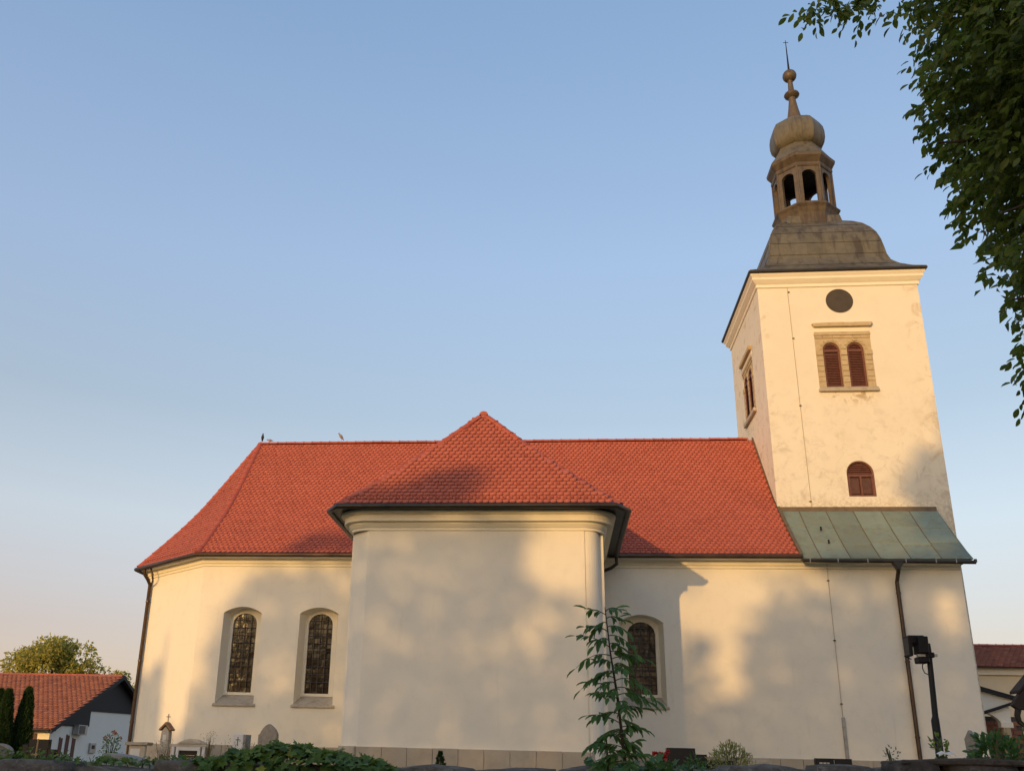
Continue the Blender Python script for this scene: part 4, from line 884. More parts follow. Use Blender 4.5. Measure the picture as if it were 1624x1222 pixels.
# right hand graves
g = thing('gravestone', 'long black granite grave stepping down to the right past red flowers', 'gravestone', (1.90, 18, YARD))
part('tall_block', MB().box(0, .485, -.10, .12, 0, .745), GRANITE, g, bevel=.006); part('middle_block', MB().box(.49, .68, -.10, .12, 0, .645), GRANITE, g, bevel=.006); part('low_block', MB().box(.685, 1.12, -.10, .12, 0, .555), GRANITE, g, bevel=.006)
g = thing('gravestone', 'low brown stone with a small inscription close to the church wall', 'gravestone', (4.62, 24, YARD)); part('slab', MB().box(-.28, .28, -.06, .06, 0, .68), SILL, g, bevel=.01)
for (a, b) in ((-.18, -.08), (-.05, .02), (.05, .20)): part('inscription_mark', MB().box(a, b, -.062, -.0605, .60, .63), PALEST, g)
g = thing('gravestone', 'low black gravestone with pale lettering below the grey conduit', 'gravestone', (3.67, 14, -.5)); part('slab', MB().box(-.235, .235, -.05, .05, 0, .665), GRANITE, g, bevel=.006)
for (a, b) in ((-.19, -.15), (-.14, -.10), (-.09, -.06), (.0, .005)): part('inscription_mark', MB().box(a, b, -.053, -.0505, .595 if b < 0 else .60, .615 if b < 0 else .645), PALEST, g)
g = thing('gravestone', 'narrow grey stone pillar grave leaning beside the green bush', 'gravestone', (8.66, 22, YARD), R(-52)); g.rotation_euler = (0, R(-2), R(-40))
part('pillar', MB().prism([(-.11, 0), (.11, 0), (.11, 1.14), (0, 1.32), (-.11, 1.14)], -.09, .09), GRAYST, g, bevel=.012)

# plants between the graves
g = thing('dwarf_conifer', 'tiny cone shaped conifer before the chapel plinth', 'conifer', (-1.755, 15, -.5)); part('trunk', MB().tube([(0, 0, 0), (0, 0, .6)], [.02, .004], 6), BARK, g)
rng = np.random.RandomState(4); n = 2600; z = rng.uniform(0, 1, n) ** 1.2; a = rng.uniform(0, 2 * np.pi, n); rr = .15 * (1 - z) ** .8 * np.sqrt(rng.uniform(.2, 1, n)) * (1 + .2 * np.sin(z * 40))
leaf_part('foliage', RHOMB, np.c_[np.cos(a) * rr, np.sin(a) * rr, .06 + z * .58], np.c_[np.cos(a), np.sin(a), np.full(n, .5)] + .3 * rng.normal(size=(n, 3)), rng.normal(size=(n, 3)), rng.uniform(.02, .045, n), .014, LEAF_D, g, kind=None)
bush('yellow_bush', 'pale yellow green bush right of the long black grave', 'bush', (2.66, 16, -.45), .30, .25, .86, LEAF_Y, 1100, .060, .020, 21, 14, LEAF4, up=1.2)
bush('red_rose', 'red flowers on a small rose bush left of the black grave', 'rose bush', (1.40, 14, -.5), .15, .14, .66, LEAF_B, 260, .05, .032, 22, 7, flowers=[(-.08, -.08, .655, .05, RED), (.02, -.10, .635, .055, RED), (.06, -.06, .665, .035, RED), (.10, -.02, .70, .03, RED), (-.02, -.1, .67, .03, RED)])
bush('fern_plant', 'bright green feathery plant in front of the black grave', 'plant', (1.72, 13, -.5), .17, .12, .66, LEAF_B, 300, .075, .020, 23, 8, LEAF4, up=.9)
for i, (x, y, h, lab) in enumerate(((-8.9, 22, .74, 'tall dry grass left of the white gravestone'), (-8.02, 22.5, .95, 'slender dry stalks touching the white gravestone'), (-6.05, 18, .78, 'single wispy weed stalk between the two apse windows'), (-4.75, 15, .64, 'reddish dry weeds behind the ivy mound'))):
    rng = np.random.RandomState(40 + i); t = thing('weed', lab, 'weed', (x, y, YARD)); sm = MB()
    ns = 14 if i in (0, 1, 3) else 2
    for k in range(ns):
        a = rng.uniform(0, 6.28); q = rng.uniform(.02, .30 if i in (0, 3) else .10); hh = h * rng.uniform(.6, 1.0); sm.tube([(math.cos(a) * q * .3, math.sin(a) * q * .3, 0), (math.cos(a) * q * .6, 0, hh * .6), (math.cos(a) * q, 0, hh)], [.006, .005, .002], 4)
    part('stalks', sm, WEED, t)
    n = 120 if ns > 2 else 26; z = rng.uniform(.35, 1.0, n) * h; x_ = rng.normal(0, .10 if ns > 2 else .015, n)
    leaf_part('leaves', LEAF4, np.c_[x_, rng.normal(0, .05, n), z], np.c_[np.sign(rng.normal(size=n)) * .8, rng.normal(size=n) * .4, np.full(n, .8)], rng.normal(size=(n, 3)), .045, .010, WEED if i != 2 else LEAF_D, t)

# ------------------------------------------------------------------ floodlight on its post
g = thing('floodlight_post', 'black floodlight pair on a slim dark post before the tower', 'floodlight', (5.78, 16.0, -.5))
part('post', MB().tube([(0, 0, 0), (0, 0, 1.28), (.01, 0, 1.34), (.05, 0, 2.36), (.05, 0, 2.44)], [.062, .060, .045, .040, .036], 12), BLACK, g, smooth=True, auto=40)
part('crossbar', MB().box(-.14, .16, -.035, .015, 2.235, 2.275), ZINC, g); part('clamp', MB().box(-.02, .11, -.06, .05, 2.22, 2.30), BLACK, g, bevel=.01)
l1 = part('lamp_housing', MB().prism([(-.185, 2.28), (.02, 2.28), (.035, 2.54), (-.165, 2.54)], -.12, .16), BLACK, g, bevel=.012); part('cooling_box', MB().box(-.20, .02, -.10, .14, 2.135, 2.23), BLACK, l1, bevel=.015)
l1.scale = (.72, 1, 1)
l2 = part('lamp_housing', MB().prism([(-.315, 2.245), (-.255, 2.245), (-.245, 2.44), (-.19, 2.45), (-.155, 2.40), (-.155, 2.53), (0, 2.535), (0, 2.565), (-.31, 2.565)], -.02, .26), BLACK, g, bevel=.008)
l2.scale = (.76, 1, 1); part('glass_front', MB().box(-.322, -.314, .0, .24, 2.27, 2.53), GLASS, l2); part('cable', MB().tube([(-.06, .02, 2.14), (-.075, .02, 2.06), (-.05, .02, 1.99), (0, .02, 1.965), (.03, .01, 1.97)], .008, 6), BLACK, g)
part('cable', MB().tube([(-.30, .1, 2.255), (-.20, .08, 2.20)], .008, 6), BLACK, g)

# ------------------------------------------------------------------ buildings at the right edge
g = thing('gatehouse', 'cream walled building with red tiled roof behind the tower at right', 'building', (26, 50, LANE), world_frame=True)
mb = MB(); mb.box(17.0, 36, 48.0, 54.0, LANE, 4.55); part('wall', mb, plaster('ochre_plaster', (.74, .62, .43), amount=.2), g); part('frieze', MB().box(16.95, 36, 47.85, 47.998, 4.42, 4.74), WALL, g)
gf = [((16.6, 47.5), (36.4, 47.5), (16.6, 51), (36.4, 51), 4.72, 1.35, lambda s: s), ((36.4, 54.5), (16.6, 54.5), (36.4, 51), (16.6, 51), 4.72, 1.35, lambda s: s)]
rr_ = roof_sheet('roof', gf, g, TILEOLD, 2); join_tiles('roof_tiles', [m for _, _, m in facet(*gf[0], f=1.5, keep=lambda P: P.x < 25)], rr_, TILEOLD); cap_run([(16.6, 51, 6.07), (25, 51, 6.07)], rr_, .02, .4)
g = thing('porch', 'pale arched porch with dark roof timbers at the tower foot', 'porch', (15.5, 36, YARD), world_frame=True)
part('gable_panel', MB().prism([(13.9, 3.02), (15.70, 2.50), (15.60, 2.38), (13.9, 1.84)], 36.02, 36.16), WHITEW, g)
part('verge_beam', MB().prism([(13.9, 3.10), (15.85, 2.545), (15.85, 2.44), (13.9, 2.97)], 35.85, 36.10), DARKWOOD, g); part('tie_beam', MB().prism([(13.9, 1.86), (15.68, 2.43), (15.68, 2.34), (13.9, 1.75)], 35.86, 36.10), DARKWOOD, g)
part('roof_slope', MB().add([(13.9, 35.85, 3.12), (15.88, 35.85, 2.555), (15.88, 40, 2.555), (13.9, 40, 3.12)], [(0, 1, 2, 3)]), TILEOLD, g)
ac_ = [(14.62 + .62 * math.cos(t), 1.42 + .62 * math.sin(t)) for t in [math.pi / 2 * i / 8 for i in range(9)]]
part('arch_wall', MB().prism([(15.52, 1.63), (15.52, 2.36), (13.9, 1.82), (13.9, 1.95), (14.62, 2.04)][:2] + [(14.55, 2.04)] + [(x, z) for x, z in ac_[::-1]] + [(15.24, 1.63)], 36.03, 36.20), WHITEW, g)
part('arch_band', MB().prism([(14.62 + .70 * math.cos(t), 1.42 + .70 * math.sin(t)) for t in [math.pi / 2 * i / 8 for i in range(9)]] + ac_[::-1], 35.98, 36.03), WALL, g); part('impost', MB().box(15.14, 15.54, 35.95, 36.22, 1.56, 1.74), WALL, g, bevel=.01)
part('column', MB().tube([(15.33, 36.1, -.5), (15.33, 36.1, 1.56)], .15, 14), SAND, g, smooth=True, auto=40)
bw = part('brick_wall', MB().box(13.6, 16.3, 37.06, 37.25, -.6, 1.98), MORTAR, g)
BR_ME = MB().box(-.135, .135, -.05, .05, -.068, .068).mesh('brick', BRICK)
for r_ in range(15):
    for c in range(9):
        x = 13.8 + c * .285 + (.14 if r_ % 2 else 0)
        if x < 16.2: add('brick', BR_ME, bw, M=Matrix.Translation((x, 37.03 + random.uniform(-.008, .008), -.35 + r_ * .15)))
g = thing('wayside_canopy', 'dark brown timber canopy with curved bracket at right photo edge', 'canopy', (9.5, 20, YARD), world_frame=True)
part('gable_board', MB().prism([(8.66, 1.28), (8.74, 1.40), (9.02, 1.74), (9.5, 2.2), (9.96, 1.76), (10.3, 1.28), (10.1, 1.20), (8.76, 1.20)], 19.93, 20.07), simple('old_timber', (.030, .022, .018), .8), g, bevel=.01)
part('bracket', MB().tube([(8.78, 20, 1.22), (8.74, 20, 1.10), (8.76, 20, .98), (8.85, 20, .90), (9.0, 20, .88), (9.3, 20, .95)], [.06, .055, .05, .045, .04, .04], 10), simple('old_timber_b', (.030, .022, .018), .8), g, smooth=True)
part('post', MB().box(9.40, 9.60, 19.9, 20.1, YARD, 2.1), simple('old_timber_c', (.030, .022, .018), .8), g)
part('roof', MB().prism([(8.80, 1.50), (9.5, 2.22), (10.4, 1.30), (10.4, 1.36), (9.5, 2.28), (8.80, 1.55)], 19.9, 20.3), simple('old_timber_d', (.024, .018, .015), .8), g)

# ------------------------------------------------------------------ pigeons on the ridge
def pigeon(label, loc, rz, k, mat, sit=0.0):
    prof = [(0.0, -.155), (.022, -.15), (.030, -.10), (.050, -.03), (.062, .03), (.055, .085), (.036, .12), (.028, .14), (.033, .165), (.030, .19), (.014, .207), (.004, .222), (0.0, .235)]
    mb = MB(); mb.ring([(r, z) for r, z in prof], 10, 0, 0); tilt = Matrix.Rotation(R(52 - 38 * sit), 4, 'X')
    vs = []
    for x, y, z in mb.v:
        if z < -.05: y = y * .5; x = x * 1.1                       # flat tail
        p = Matrix.Rotation(R(-90), 4, 'X') @ Vector((x, y, z)); vs.append(tuple(Matrix.Rotation(R(48 - 40 * sit), 4, 'X') @ p * k))
    mb.v = [(x, y, z + .15 * k * (1 - .55 * sit)) for x, y, z in vs]
    for s_ in (-1, 1): mb.tube([(s_ * .02 * k, 0, .11 * k * (1 - .6 * sit)), (s_ * .02 * k, .012, 0)], .004 * k, 5)
    o = part('pigeon', mb, mat, smooth=True); tag(o, label, 'bird', 'pigeons on the nave ridge'); o.location = loc; o.rotation_euler = (0, 0, rz)
zrd = ZE + HM + .125
pigeon('dark pigeon perched at the left end of the nave ridge', (-11.93, 36.0, zrd), R(200), .98, BIRD); pigeon('crouching pale pigeon next to the dark pigeon on the ridge', (-11.58, 36.0, zrd - .01), R(95), .8, BIRDL, 1.0)
pigeon('pinkish pigeon alone on the nave ridge left of the chapel gable', (-8.62, 36.0, zrd), R(120), 1.0, BIRDL)

# ------------------------------------------------------------------ rubble wall along the lane
def stone_geo(sx, sy, sz, seed, rough=.10, q=.45, n=4):
    rng = np.random.RandomState(seed); bm = bmesh.new(); bmesh.ops.create_cube(bm, size=2.0); bmesh.ops.subdivide_edges(bm, edges=bm.edges[:], cuts=n - 1, use_grid_fill=True)
    ph = rng.uniform(0, 6.28, 6)
    for v in bm.verts:
        c = v.co.copy(); s = c.normalized() * 1.25; c = c.lerp(s, q)
        d = 1 + rough * (math.sin(2.3 * c.x + ph[0]) * math.sin(1.9 * c.z + ph[1]) + .7 * math.sin(4.1 * c.y + ph[2] + c.x * 2) + .5 * math.sin(6.3 * c.z + ph[3] + 3 * c.x)) + rng.normal(0, rough * .16)
        v.co = Vector((c.x * sx * d, c.y * sy * d, c.z * sz * (d + .15 * rough * math.sin(5 * c.x + ph[4]))))
    me = bpy.data.meshes.new('stone'); bm.to_mesh(me); bm.free(); return me
def rubble(parent, x0, x1, ytop, ztop, mat, depth=.24, courses=3, seed=0, lmin=.40, lmax=.78, flat=False):
    rng = np.random.RandomState(seed); zoff = 0.0
    for c in range(courses):
        hgt = .10 if c == 0 else .13; x = x0 - rng.uniform(0, .3)
        while x < x1:
            L = rng.uniform(lmin, lmax) * (1 if c == 0 else .8); xm = x + L / 2
            me = stone_geo(L / 2 * .985, depth * rng.uniform(.85, 1.1), hgt * rng.uniform(.85, 1.15), seed * 1000 + c * 100 + int((x + 20) * 10), .08 if c == 0 else .11, .32 if flat else .42); me.materials.append(mat)
            o = add('stone', me, parent, loc=(xm, ytop + rng.uniform(-.04, .04), float(np.interp(xm, *ztop)) - hgt * .98 - zoff + (rng.uniform(-.025, .02) if c == 0 else 0)))
            o.rotation_euler = (rng.normal(0, .03), rng.normal(0, .035), rng.normal(0, .06)); me.polygons.foreach_set('use_smooth', [True] * len(me.polygons)); x += L
        zoff += hgt * 1.9
zt_l = ([-6.5, -4.6, -3.5, -2.85, -1.2, -.2, .6, 1.5, 2.5, 3.2], [-.095, -.085, -.10, -.045, -.045, -.03, -.02, .02, .05, .06])
g = thing('rubble_wall', 'low grey rubble stone wall running along the bottom edge', 'wall', (0, 8, LANE), world_frame=True)
part('core', MB().box(-6.6, 2.6, 7.82, 8.32, LANE, -.22), MORTAR, g); rubble(g, -6.4, 2.55, 8.0, zt_l, RUBBLE, courses=3, seed=1)
g2 = thing('rubble_wall', 'darker flat topped wall section at the lower right corner', 'wall', (4, 7.6, LANE), world_frame=True)
part('core', MB().box(2.52, 7.0, 7.48, 7.95, LANE, -.04), MORTAR, g2); rubble(g2, 2.50, 6.6, 7.6, ([2, 7], [.085, .135]), RUBBLED, courses=3, seed=2, lmin=.30, lmax=.62, flat=True)
part('capping', MB().prism([(2.40, .055), (6.9, .11), (6.9, .14), (4.6, .125), (3.4, .10), (2.9, .115), (2.40, .085)], 7.36, 7.86), RUBBLED, g2, bevel=.012)
g = thing('metal_pipe', 'thin grey metal pipe leaning on the dark wall end', 'pipe', (2.82, 7.25, LANE)); g.rotation_euler = (R(-6), R(-6), 0); part('pipe', MB().tube([(0, 0, 0), (.0, 0, 1.70)], .018, 10), ZINC, g)
rg_ = MB(); pts = [(-.12, 0, .01), (-.05, -.03, .035), (.02, -.02, .02), (.09, -.04, .03), (.13, -.02, .0)]
for a, b in zip(pts, pts[1:]): rg_.quad(a, b, (b[0] + .01, b[1] + .10, b[2] + .012), (a[0] + .01, a[1] + .10, a[2] + .012)); rg_.quad((a[0], a[1], a[2] - .018), (b[0], b[1], b[2] - .018), b, a)
tag(part('rag', rg_, WHITEST), 'crumpled white scrap on the wall by the lamp post', 'scrap').location = (2.72, 7.40, .125); bpy.data.objects['rag'].scale = (.45, .6, .7)

# ivy heap on the wall
ivy = thing('ivy', 'dark green ivy heap spilling over the rubble wall below the apse', 'ivy', (-2.1, 8.0, -.1)); rng = np.random.RandomState(9)
hx_, hz_ = [-.78, -.60, -.36, -.12, .05, .33, .55, .70, .84], [.045, .085, .15, .20, .185, .135, .10, .07, .02]
n = 2300; x = rng.uniform(-.78, .84, n); top = np.interp(x, hx_, hz_) + .012 * np.sin(x * 23); yy = rng.uniform(-.42, .34, n); cap = top * np.sqrt(np.maximum(0, 1 - (np.maximum(0, np.abs(yy + .05) - .10) / .42) ** 2))
zz = cap * (1 - .25 * rng.uniform(0, 1, n) ** 2) - np.where(yy < -.25, rng.uniform(0, .35, n), 0)
P = np.c_[x, yy, zz]; A = np.c_[rng.normal(0, .8, n), -.8 + rng.normal(0, .5, n), -.45 + rng.normal(0, .45, n)]; Nn = np.c_[rng.normal(0, .35, n), -.55 + rng.normal(0, .3, n), np.full(n, .9)]
L = rng.uniform(.045, .085, n); order = np.argsort(P[:, 1] - P[:, 2] * 2.0); fr_ = order[:270]; bk_ = order[270:]
IVY_ME = leaf_single(IVY, 'leaf', LEAF_I)
for i in fr_: put_leaf(IVY_ME, 'leaf', ivy, P[i], A[i], Nn[i], L[i], L[i])
leaf_part('ivy_leaves', IVY, P[bk_], A[bk_], Nn[bk_], L[bk_], L[bk_], LEAF_I, ivy)
vm = MB()
for k in range(9):
    xx = rng.uniform(-.9, .8); vm.tube([(xx, .1, .02), (xx + rng.uniform(-.2, .2), -.15, float(np.interp(xx, hx_, hz_)) * .7), (xx + rng.uniform(-.3, .3), -.38, -.2)], [.010, .008, .004], 5)
part('vine', vm, BARK, ivy)
def tuft(label, x, y, z, w, h, n, seed, mat=LEAF_G, L=.045):
    rng = np.random.RandomState(seed); t = thing('creeper', label, 'creeper', (x, y, z), 0, 'creepers along the wall top')
    P = np.c_[rng.uniform(-w, w, n), rng.uniform(-.12, .12, n), rng.uniform(0, h, n) * np.sqrt(rng.uniform(.2, 1, n))]; A = np.c_[rng.normal(0, .8, n), rng.normal(-.5, .5, n), rng.normal(.2, .5, n)]
    sm = MB()
    for k in range(5): sm.tube([(rng.uniform(-w, w) * .4, 0, -.1), (rng.uniform(-w, w), rng.uniform(-.1, .1), h * .8)], [.006, .003], 4)
    part('stems', sm, STEM, t); leaf_part('leaves', IVY, P, A, np.c_[rng.normal(0, .4, n), -.5 + rng.normal(0, .3, n), np.full(n, .9)], rng.uniform(.6, 1.2, n) * L, rng.uniform(.6, 1.2, n) * L, mat, t)
tuft('green creeper over the wall top at the far left corner', -4.42, 8.05, -.09, .34, .11, 130, 51, LEAF_I, .05); tuft('small pale creeper sprig below the white house doors', -4.02, 8.0, -.09, .10, .05, 22, 52)
tuft('bright creeper clump left of the rose bush foot', -3.74, 8.05, -.10, .14, .075, 60, 53); tuft('bright creeper clump right of the rose bush foot', -3.40, 8.05, -.095, .20, .075, 80, 54)
tuft('bright creeper clump below the pedimented tomb', -3.02, 8.0, -.06, .16, .06, 50, 55); tuft('sprouting leaves at the foot of the sapling', .55, 7.85, -.06, .34, .13, 120, 56, LEAF_B, .07); tuft('leafy sprig on the wall by the low black grave', 1.02, 7.9, -.03, .10, .06, 26, 57, LEAF_B, .05)
bush('wall_bush', 'lush green bush growing over the dark wall at right', 'bush', (3.43, 8.3, -.10), .24, .22, .42, LEAF_B, 620, .055, .026, 61, 9, LEAF8, low=.05)
bush('wall_shrub', 'thin leafed shrub at the right edge above the dark wall', 'shrub', (3.86, 8.5, -.15), .16, .16, .55, LEAF_I, 160, .055, .02, 62, 9, LEAF8)
bush('twiggy_plant', 'small upright twiggy plant just right of the lamp post', 'plant', (2.86, 7.9, -.02), .055, .05, .30, LEAF_I, 70, .045, .018, 63, 5, LEAF8)
bush('dry_sprig', 'dry little sprig at the end of the dark wall', 'sprig', (2.44, 7.7, .04), .05, .04, .14, WEED, 30, .03, .012, 64, 4, LEAF4)

# ------------------------------------------------------------------ sapling by the lane
sap = thing('sapling', 'young tree with feathered leaves in front of the nave window', 'sapling', (.42, 7.0, LANE)); rng = np.random.RandomState(12)
stem = [(.06, 0, 0), (.05, 0, 1.0), (.04, .0, 1.58), (.0, 0, 2.05), (-.04, 0, 2.35), (-.07, 0, 2.68)]; part('stem', MB().tube(stem, [.020, .016, .012, .009, .006, .003], 8), BARK, sap, smooth=True)
stem2 = [(-.10, .02, 0), (-.075, .02, 1.2), (-.085, .02, 1.80)]; part('stem', MB().tube(stem2, [.014, .010, .005], 7), BARK, sap, smooth=True)
SAP_ME = leaf_single(LEAF8, 'leaflet', LEAF_S)
def on_stem(z, s=stem): return np.array([np.interp(z, [q[2] for q in s], [q[i] for q in s]) for i in range(2)] + [z])
k = 0; zz = 1.60
specs = []
while zz < 2.66:
    specs.append((zz, (-1 if k % 2 else 1), stem)); zz += rng.uniform(.018, .034); k += 1
specs += [(1.62, -1, stem2), (1.68, 1, stem2), (1.74, -1, stem2), (1.79, 1, stem2)]
sap_l = []
for (z, side, st_) in specs:
    ln = rng.uniform(.14, .29) * (.72 if z < 1.85 else 1) * (1.0 - .40 * max(0, (z - 2.35) / .25)) * (.75 if side > 0 and 1.8 < z < 2.0 else 1); yaw = rng.normal(0, .85); d0 = np.array([side * math.cos(yaw), math.sin(yaw) * 1.0, rng.uniform(.15, .85)]); base = on_stem(z, st_); pts = []; rng_dr = rng.uniform(.3, 1.0)
    for i in range(9):
        t = i / 8; pts.append(base + d0 * np.array([1, 1, 1]) * ln * t + np.array([0, 0, -rng_dr * ln * t * t]))
    part('rachis', MB().tube([tuple(p) for p in pts], [.0040 - .0028 * i / 8 for i in range(9)], 5), STEM, sap)
    nl = int(rng.randint(5, 8))
    for i in range(nl):
        p = pts[int(2 + 6 * i / (nl - 1)) if i < nl - 1 else 8]; ax = unit(pts[8] - pts[0]); sd = unit(np.cross(ax, [0, 0, 1.0]))
        for s_ in ((-1, 1) if i < nl - 1 else (0,)):
            a = ax * (.75 if s_ else 1.2) + sd * s_ * .75 + np.array([0, 0, -.55 + rng.normal(0, .30)]) + .18 * rng.normal(size=3); sap_l.append((p, a, np.array([rng.normal(0, .25), -.35 + rng.normal(0, .25), 1]), rng.uniform(.065, .115) * (.75 if i == 0 else 1), rng.uniform(.024, .036)))

sap_l.sort(key=lambda q: -q[3] + .06 * q[0][1])
for q in sap_l[:290]: put_leaf(SAP_ME, 'leaflet', sap, *q)
if len(sap_l) > 290:
    q = sap_l[290:]; leaf_part('leaflets', LEAF8, np.array([w[0] for w in q]), np.array([w[1] for w in q]), np.array([w[2] for w in q]), np.array([w[3] for w in q]), np.array([w[4] for w in q]), LEAF_S, sap)

# ------------------------------------------------------------------ big tree overhanging from the right
big = thing('walnut_tree', 'large dark leafy tree overhanging from the right edge of the photo', 'tree', (10.0, 10.3, -.5), world_frame=True)
rng = np.random.RandomState(77)
tk = MB(); tk.tube([(10.0, 10.3, -.6), (9.95, 10.3, 1.2), (9.8, 10.25, 3.0), (9.7, 10.2, 5.5), (9.6, 10.2, 8.5), (9.6, 10.2, 12)], [.42, .34, .28, .22, .14, .05], 10)
limbs = [[(9.8, 10.25, 3.0), (8.2, 10.1, 4.6), (6.6, 10.0, 5.2), (5.0, 9.9, 4.9)], [(9.7, 10.2, 4.6), (8.0, 10.3, 6.3), (6.4, 10.2, 7.2), (4.6, 10.1, 7.1)], [(9.65, 10.2, 6.2), (8.0, 10.0, 8.3), (6.2, 10.0, 9.6), (4.4, 10.0, 9.75), (3.4, 10.0, 9.45)],
         [(9.7, 10.2, 5.5), (8.2, 9.6, 6.2), (6.4, 9.4, 6.3), (4.9, 9.6, 5.8)], [(9.6, 10.2, 8.5), (7.6, 10.3, 10.4), (5.6, 10.2, 10.8), (4.2, 10.1, 9.9)], [(9.8, 10.25, 2.8), (8.4, 10.2, 3.9), (6.8, 10.2, 4.2), (5.2, 10.1, 4.05)]]
for l in limbs: tk.tube(l, [.13, .09, .05, .018, .008][:len(l)] if len(l) == 5 else [.13, .08, .045, .012], 7)
part('trunk', tk, BARK, big, smooth=True)
bz = [3.5, 3.75, 3.95, 4.15, 4.45, 4.7, 4.95, 5.1, 5.35, 5.6, 5.95, 6.15, 6.45, 6.65, 6.9, 7.15, 7.5, 7.8, 8.05, 8.3, 8.7, 9.1, 9.6, 11.5, 13]
bx = [5.75, 5.25, 4.86, 4.76, 4.90, 5.00, 5.55, 5.40, 5.08, 5.02, 5.05, 5.15, 5.00, 4.56, 4.52, 4.72, 4.70, 4.30, 4.22, 4.50, 4.52, 4.40, 4.5, 5.2, 7.5]
def crown_ok(P, slack=0.0):
    X, Y, Z = P.T; b = np.interp(Z, bz, bx) + .10 * sn(Y * 3, Z * 4) + np.where(Y > 10, .44, .50) * np.abs(Y - 10) + slack
    return (X > b) & (Z > 4.4 + .15 * sn(X * 2, Y * 3))
def sprays(bases, outs, n_leaf, L, rng):
    P, A, Nn, Ls = [], [], [], []
    for b, o in zip(bases, outs):
        o = o / np.linalg.norm(o); ln = rng.uniform(.16, .28); sd = unit(np.cross(o, [0, 0, 1.0]) + 1e-6)
        for i in range(n_leaf):
            t = (i + 1) / n_leaf; p = b + o * ln * t + np.array([0, 0, -.10 * t * t]); s_ = (i % 2) * 2 - 1
            P.append(p); A.append(o * (.6 if i < n_leaf - 1 else 1.2) + sd * s_ * (.8 if i < n_leaf - 1 else 0) + np.array([0, 0, -.75]) + .30 * rng.normal(size=3)); Nn.append(np.array([0, -.5, .8]) + .55 * rng.normal(size=3)); Ls.append(L * rng.uniform(.7, 1.25))
    return np.array(P), np.array(A), np.array(Nn), np.array(Ls)
# outer shell of sprays near the visible edge, then a dense body
cand = np.c_[rng.uniform(4.2, 7.4, 40000), rng.uniform(8.7, 11.6, 40000), rng.uniform(3.5, 11.0, 40000)]
sh = crown_ok(cand, .17) & (sn(cand[:, 0] * 1.7, cand[:, 2] * 1.9, 1, 2.0) > -.55 - .9 * (cand[:, 0] - np.interp(cand[:, 2], bz, bx)))
bs = cand[sh][:5200]; od = np.c_[-.9 + rng.normal(0, .5, len(bs)), rng.normal(0, .6, len(bs)), -.25 + rng.normal(0, .35, len(bs))]
P1, A1_, N1, L1 = sprays(bs, od, 5, .125, rng)
tz = np.array([[3.95, 10, 9.15], [3.75, 10, 9.05], [3.55, 10.1, 9.0], [3.35, 10, 8.98], [3.18, 10, 8.95], [3.45, 9.95, 8.85], [3.05, 10, 8.98], [3.62, 10, 9.12], [4.2, 10, 9.0], [3.25, 10, 9.12], [3.8, 10.05, 8.95], [4.15, 10, 8.78]])
tz = np.repeat(tz, 4, axis=0) + np.array([.26, 0, .18]) + rng.normal(0, .07, (48, 3)); P2, A2, N2, L2 = sprays(tz, np.c_[-.4 + rng.normal(0, .6, 48), rng.normal(0, .5, 48), -.55 + rng.normal(0, .3, 48)], 6, .12, rng)
cb_ = np.c_[rng.uniform(4.8, 14.0, 110000), rng.uniform(6.0, 15, 110000), rng.uniform(3.6, 13.0, 110000)]
okb = crown_ok(cb_, .30) & (((cb_[:, 0] - 9.6) / 4.9) ** 2 + ((cb_[:, 1] - 10.3) / 4.6) ** 2 + ((cb_[:, 2] - 8.0) / 5.2) ** 2 < 1.0)
cb_ = cb_[okb][:26000]; d = rnd_dirs(len(cb_)); Lb = rng.uniform(.14, .26, len(cb_))
front = np.argsort(P1[:, 0] + rng.normal(0, .12, len(P1)) + np.where((P1[:, 2] > 9.3) | (P1[:, 0] / P1[:, 1] > .55), 50, 0))[:230]; mask = np.ones(len(P1), bool); mask[front] = False
WAL_ME = leaf_single(LEAF8, 'leaf', LEAF_T)
for i in front: put_leaf(WAL_ME, 'leaf', big, P1[i], A1_[i], N1[i], L1[i], L1[i] * .50)
V1, F1 = leaves(LEAF8, np.concatenate([P1[mask], P2]), np.concatenate([A1_[mask], A2]), np.concatenate([N1[mask], N2]), np.concatenate([L1[mask], L2]), .50 * np.concatenate([L1[mask], L2]))
V2, F2 = leaves(LEAF4, cb_, d + np.array([0, 0, -.5]), rnd_dirs(len(cb_)) + np.array([0, 0, .6]), Lb, Lb * .55)
add('crown', big_mesh('crown', np.concatenate([V1, V2]), np.concatenate([F1, F2 + len(V1)]), LEAF_T), big, kind='stuff')

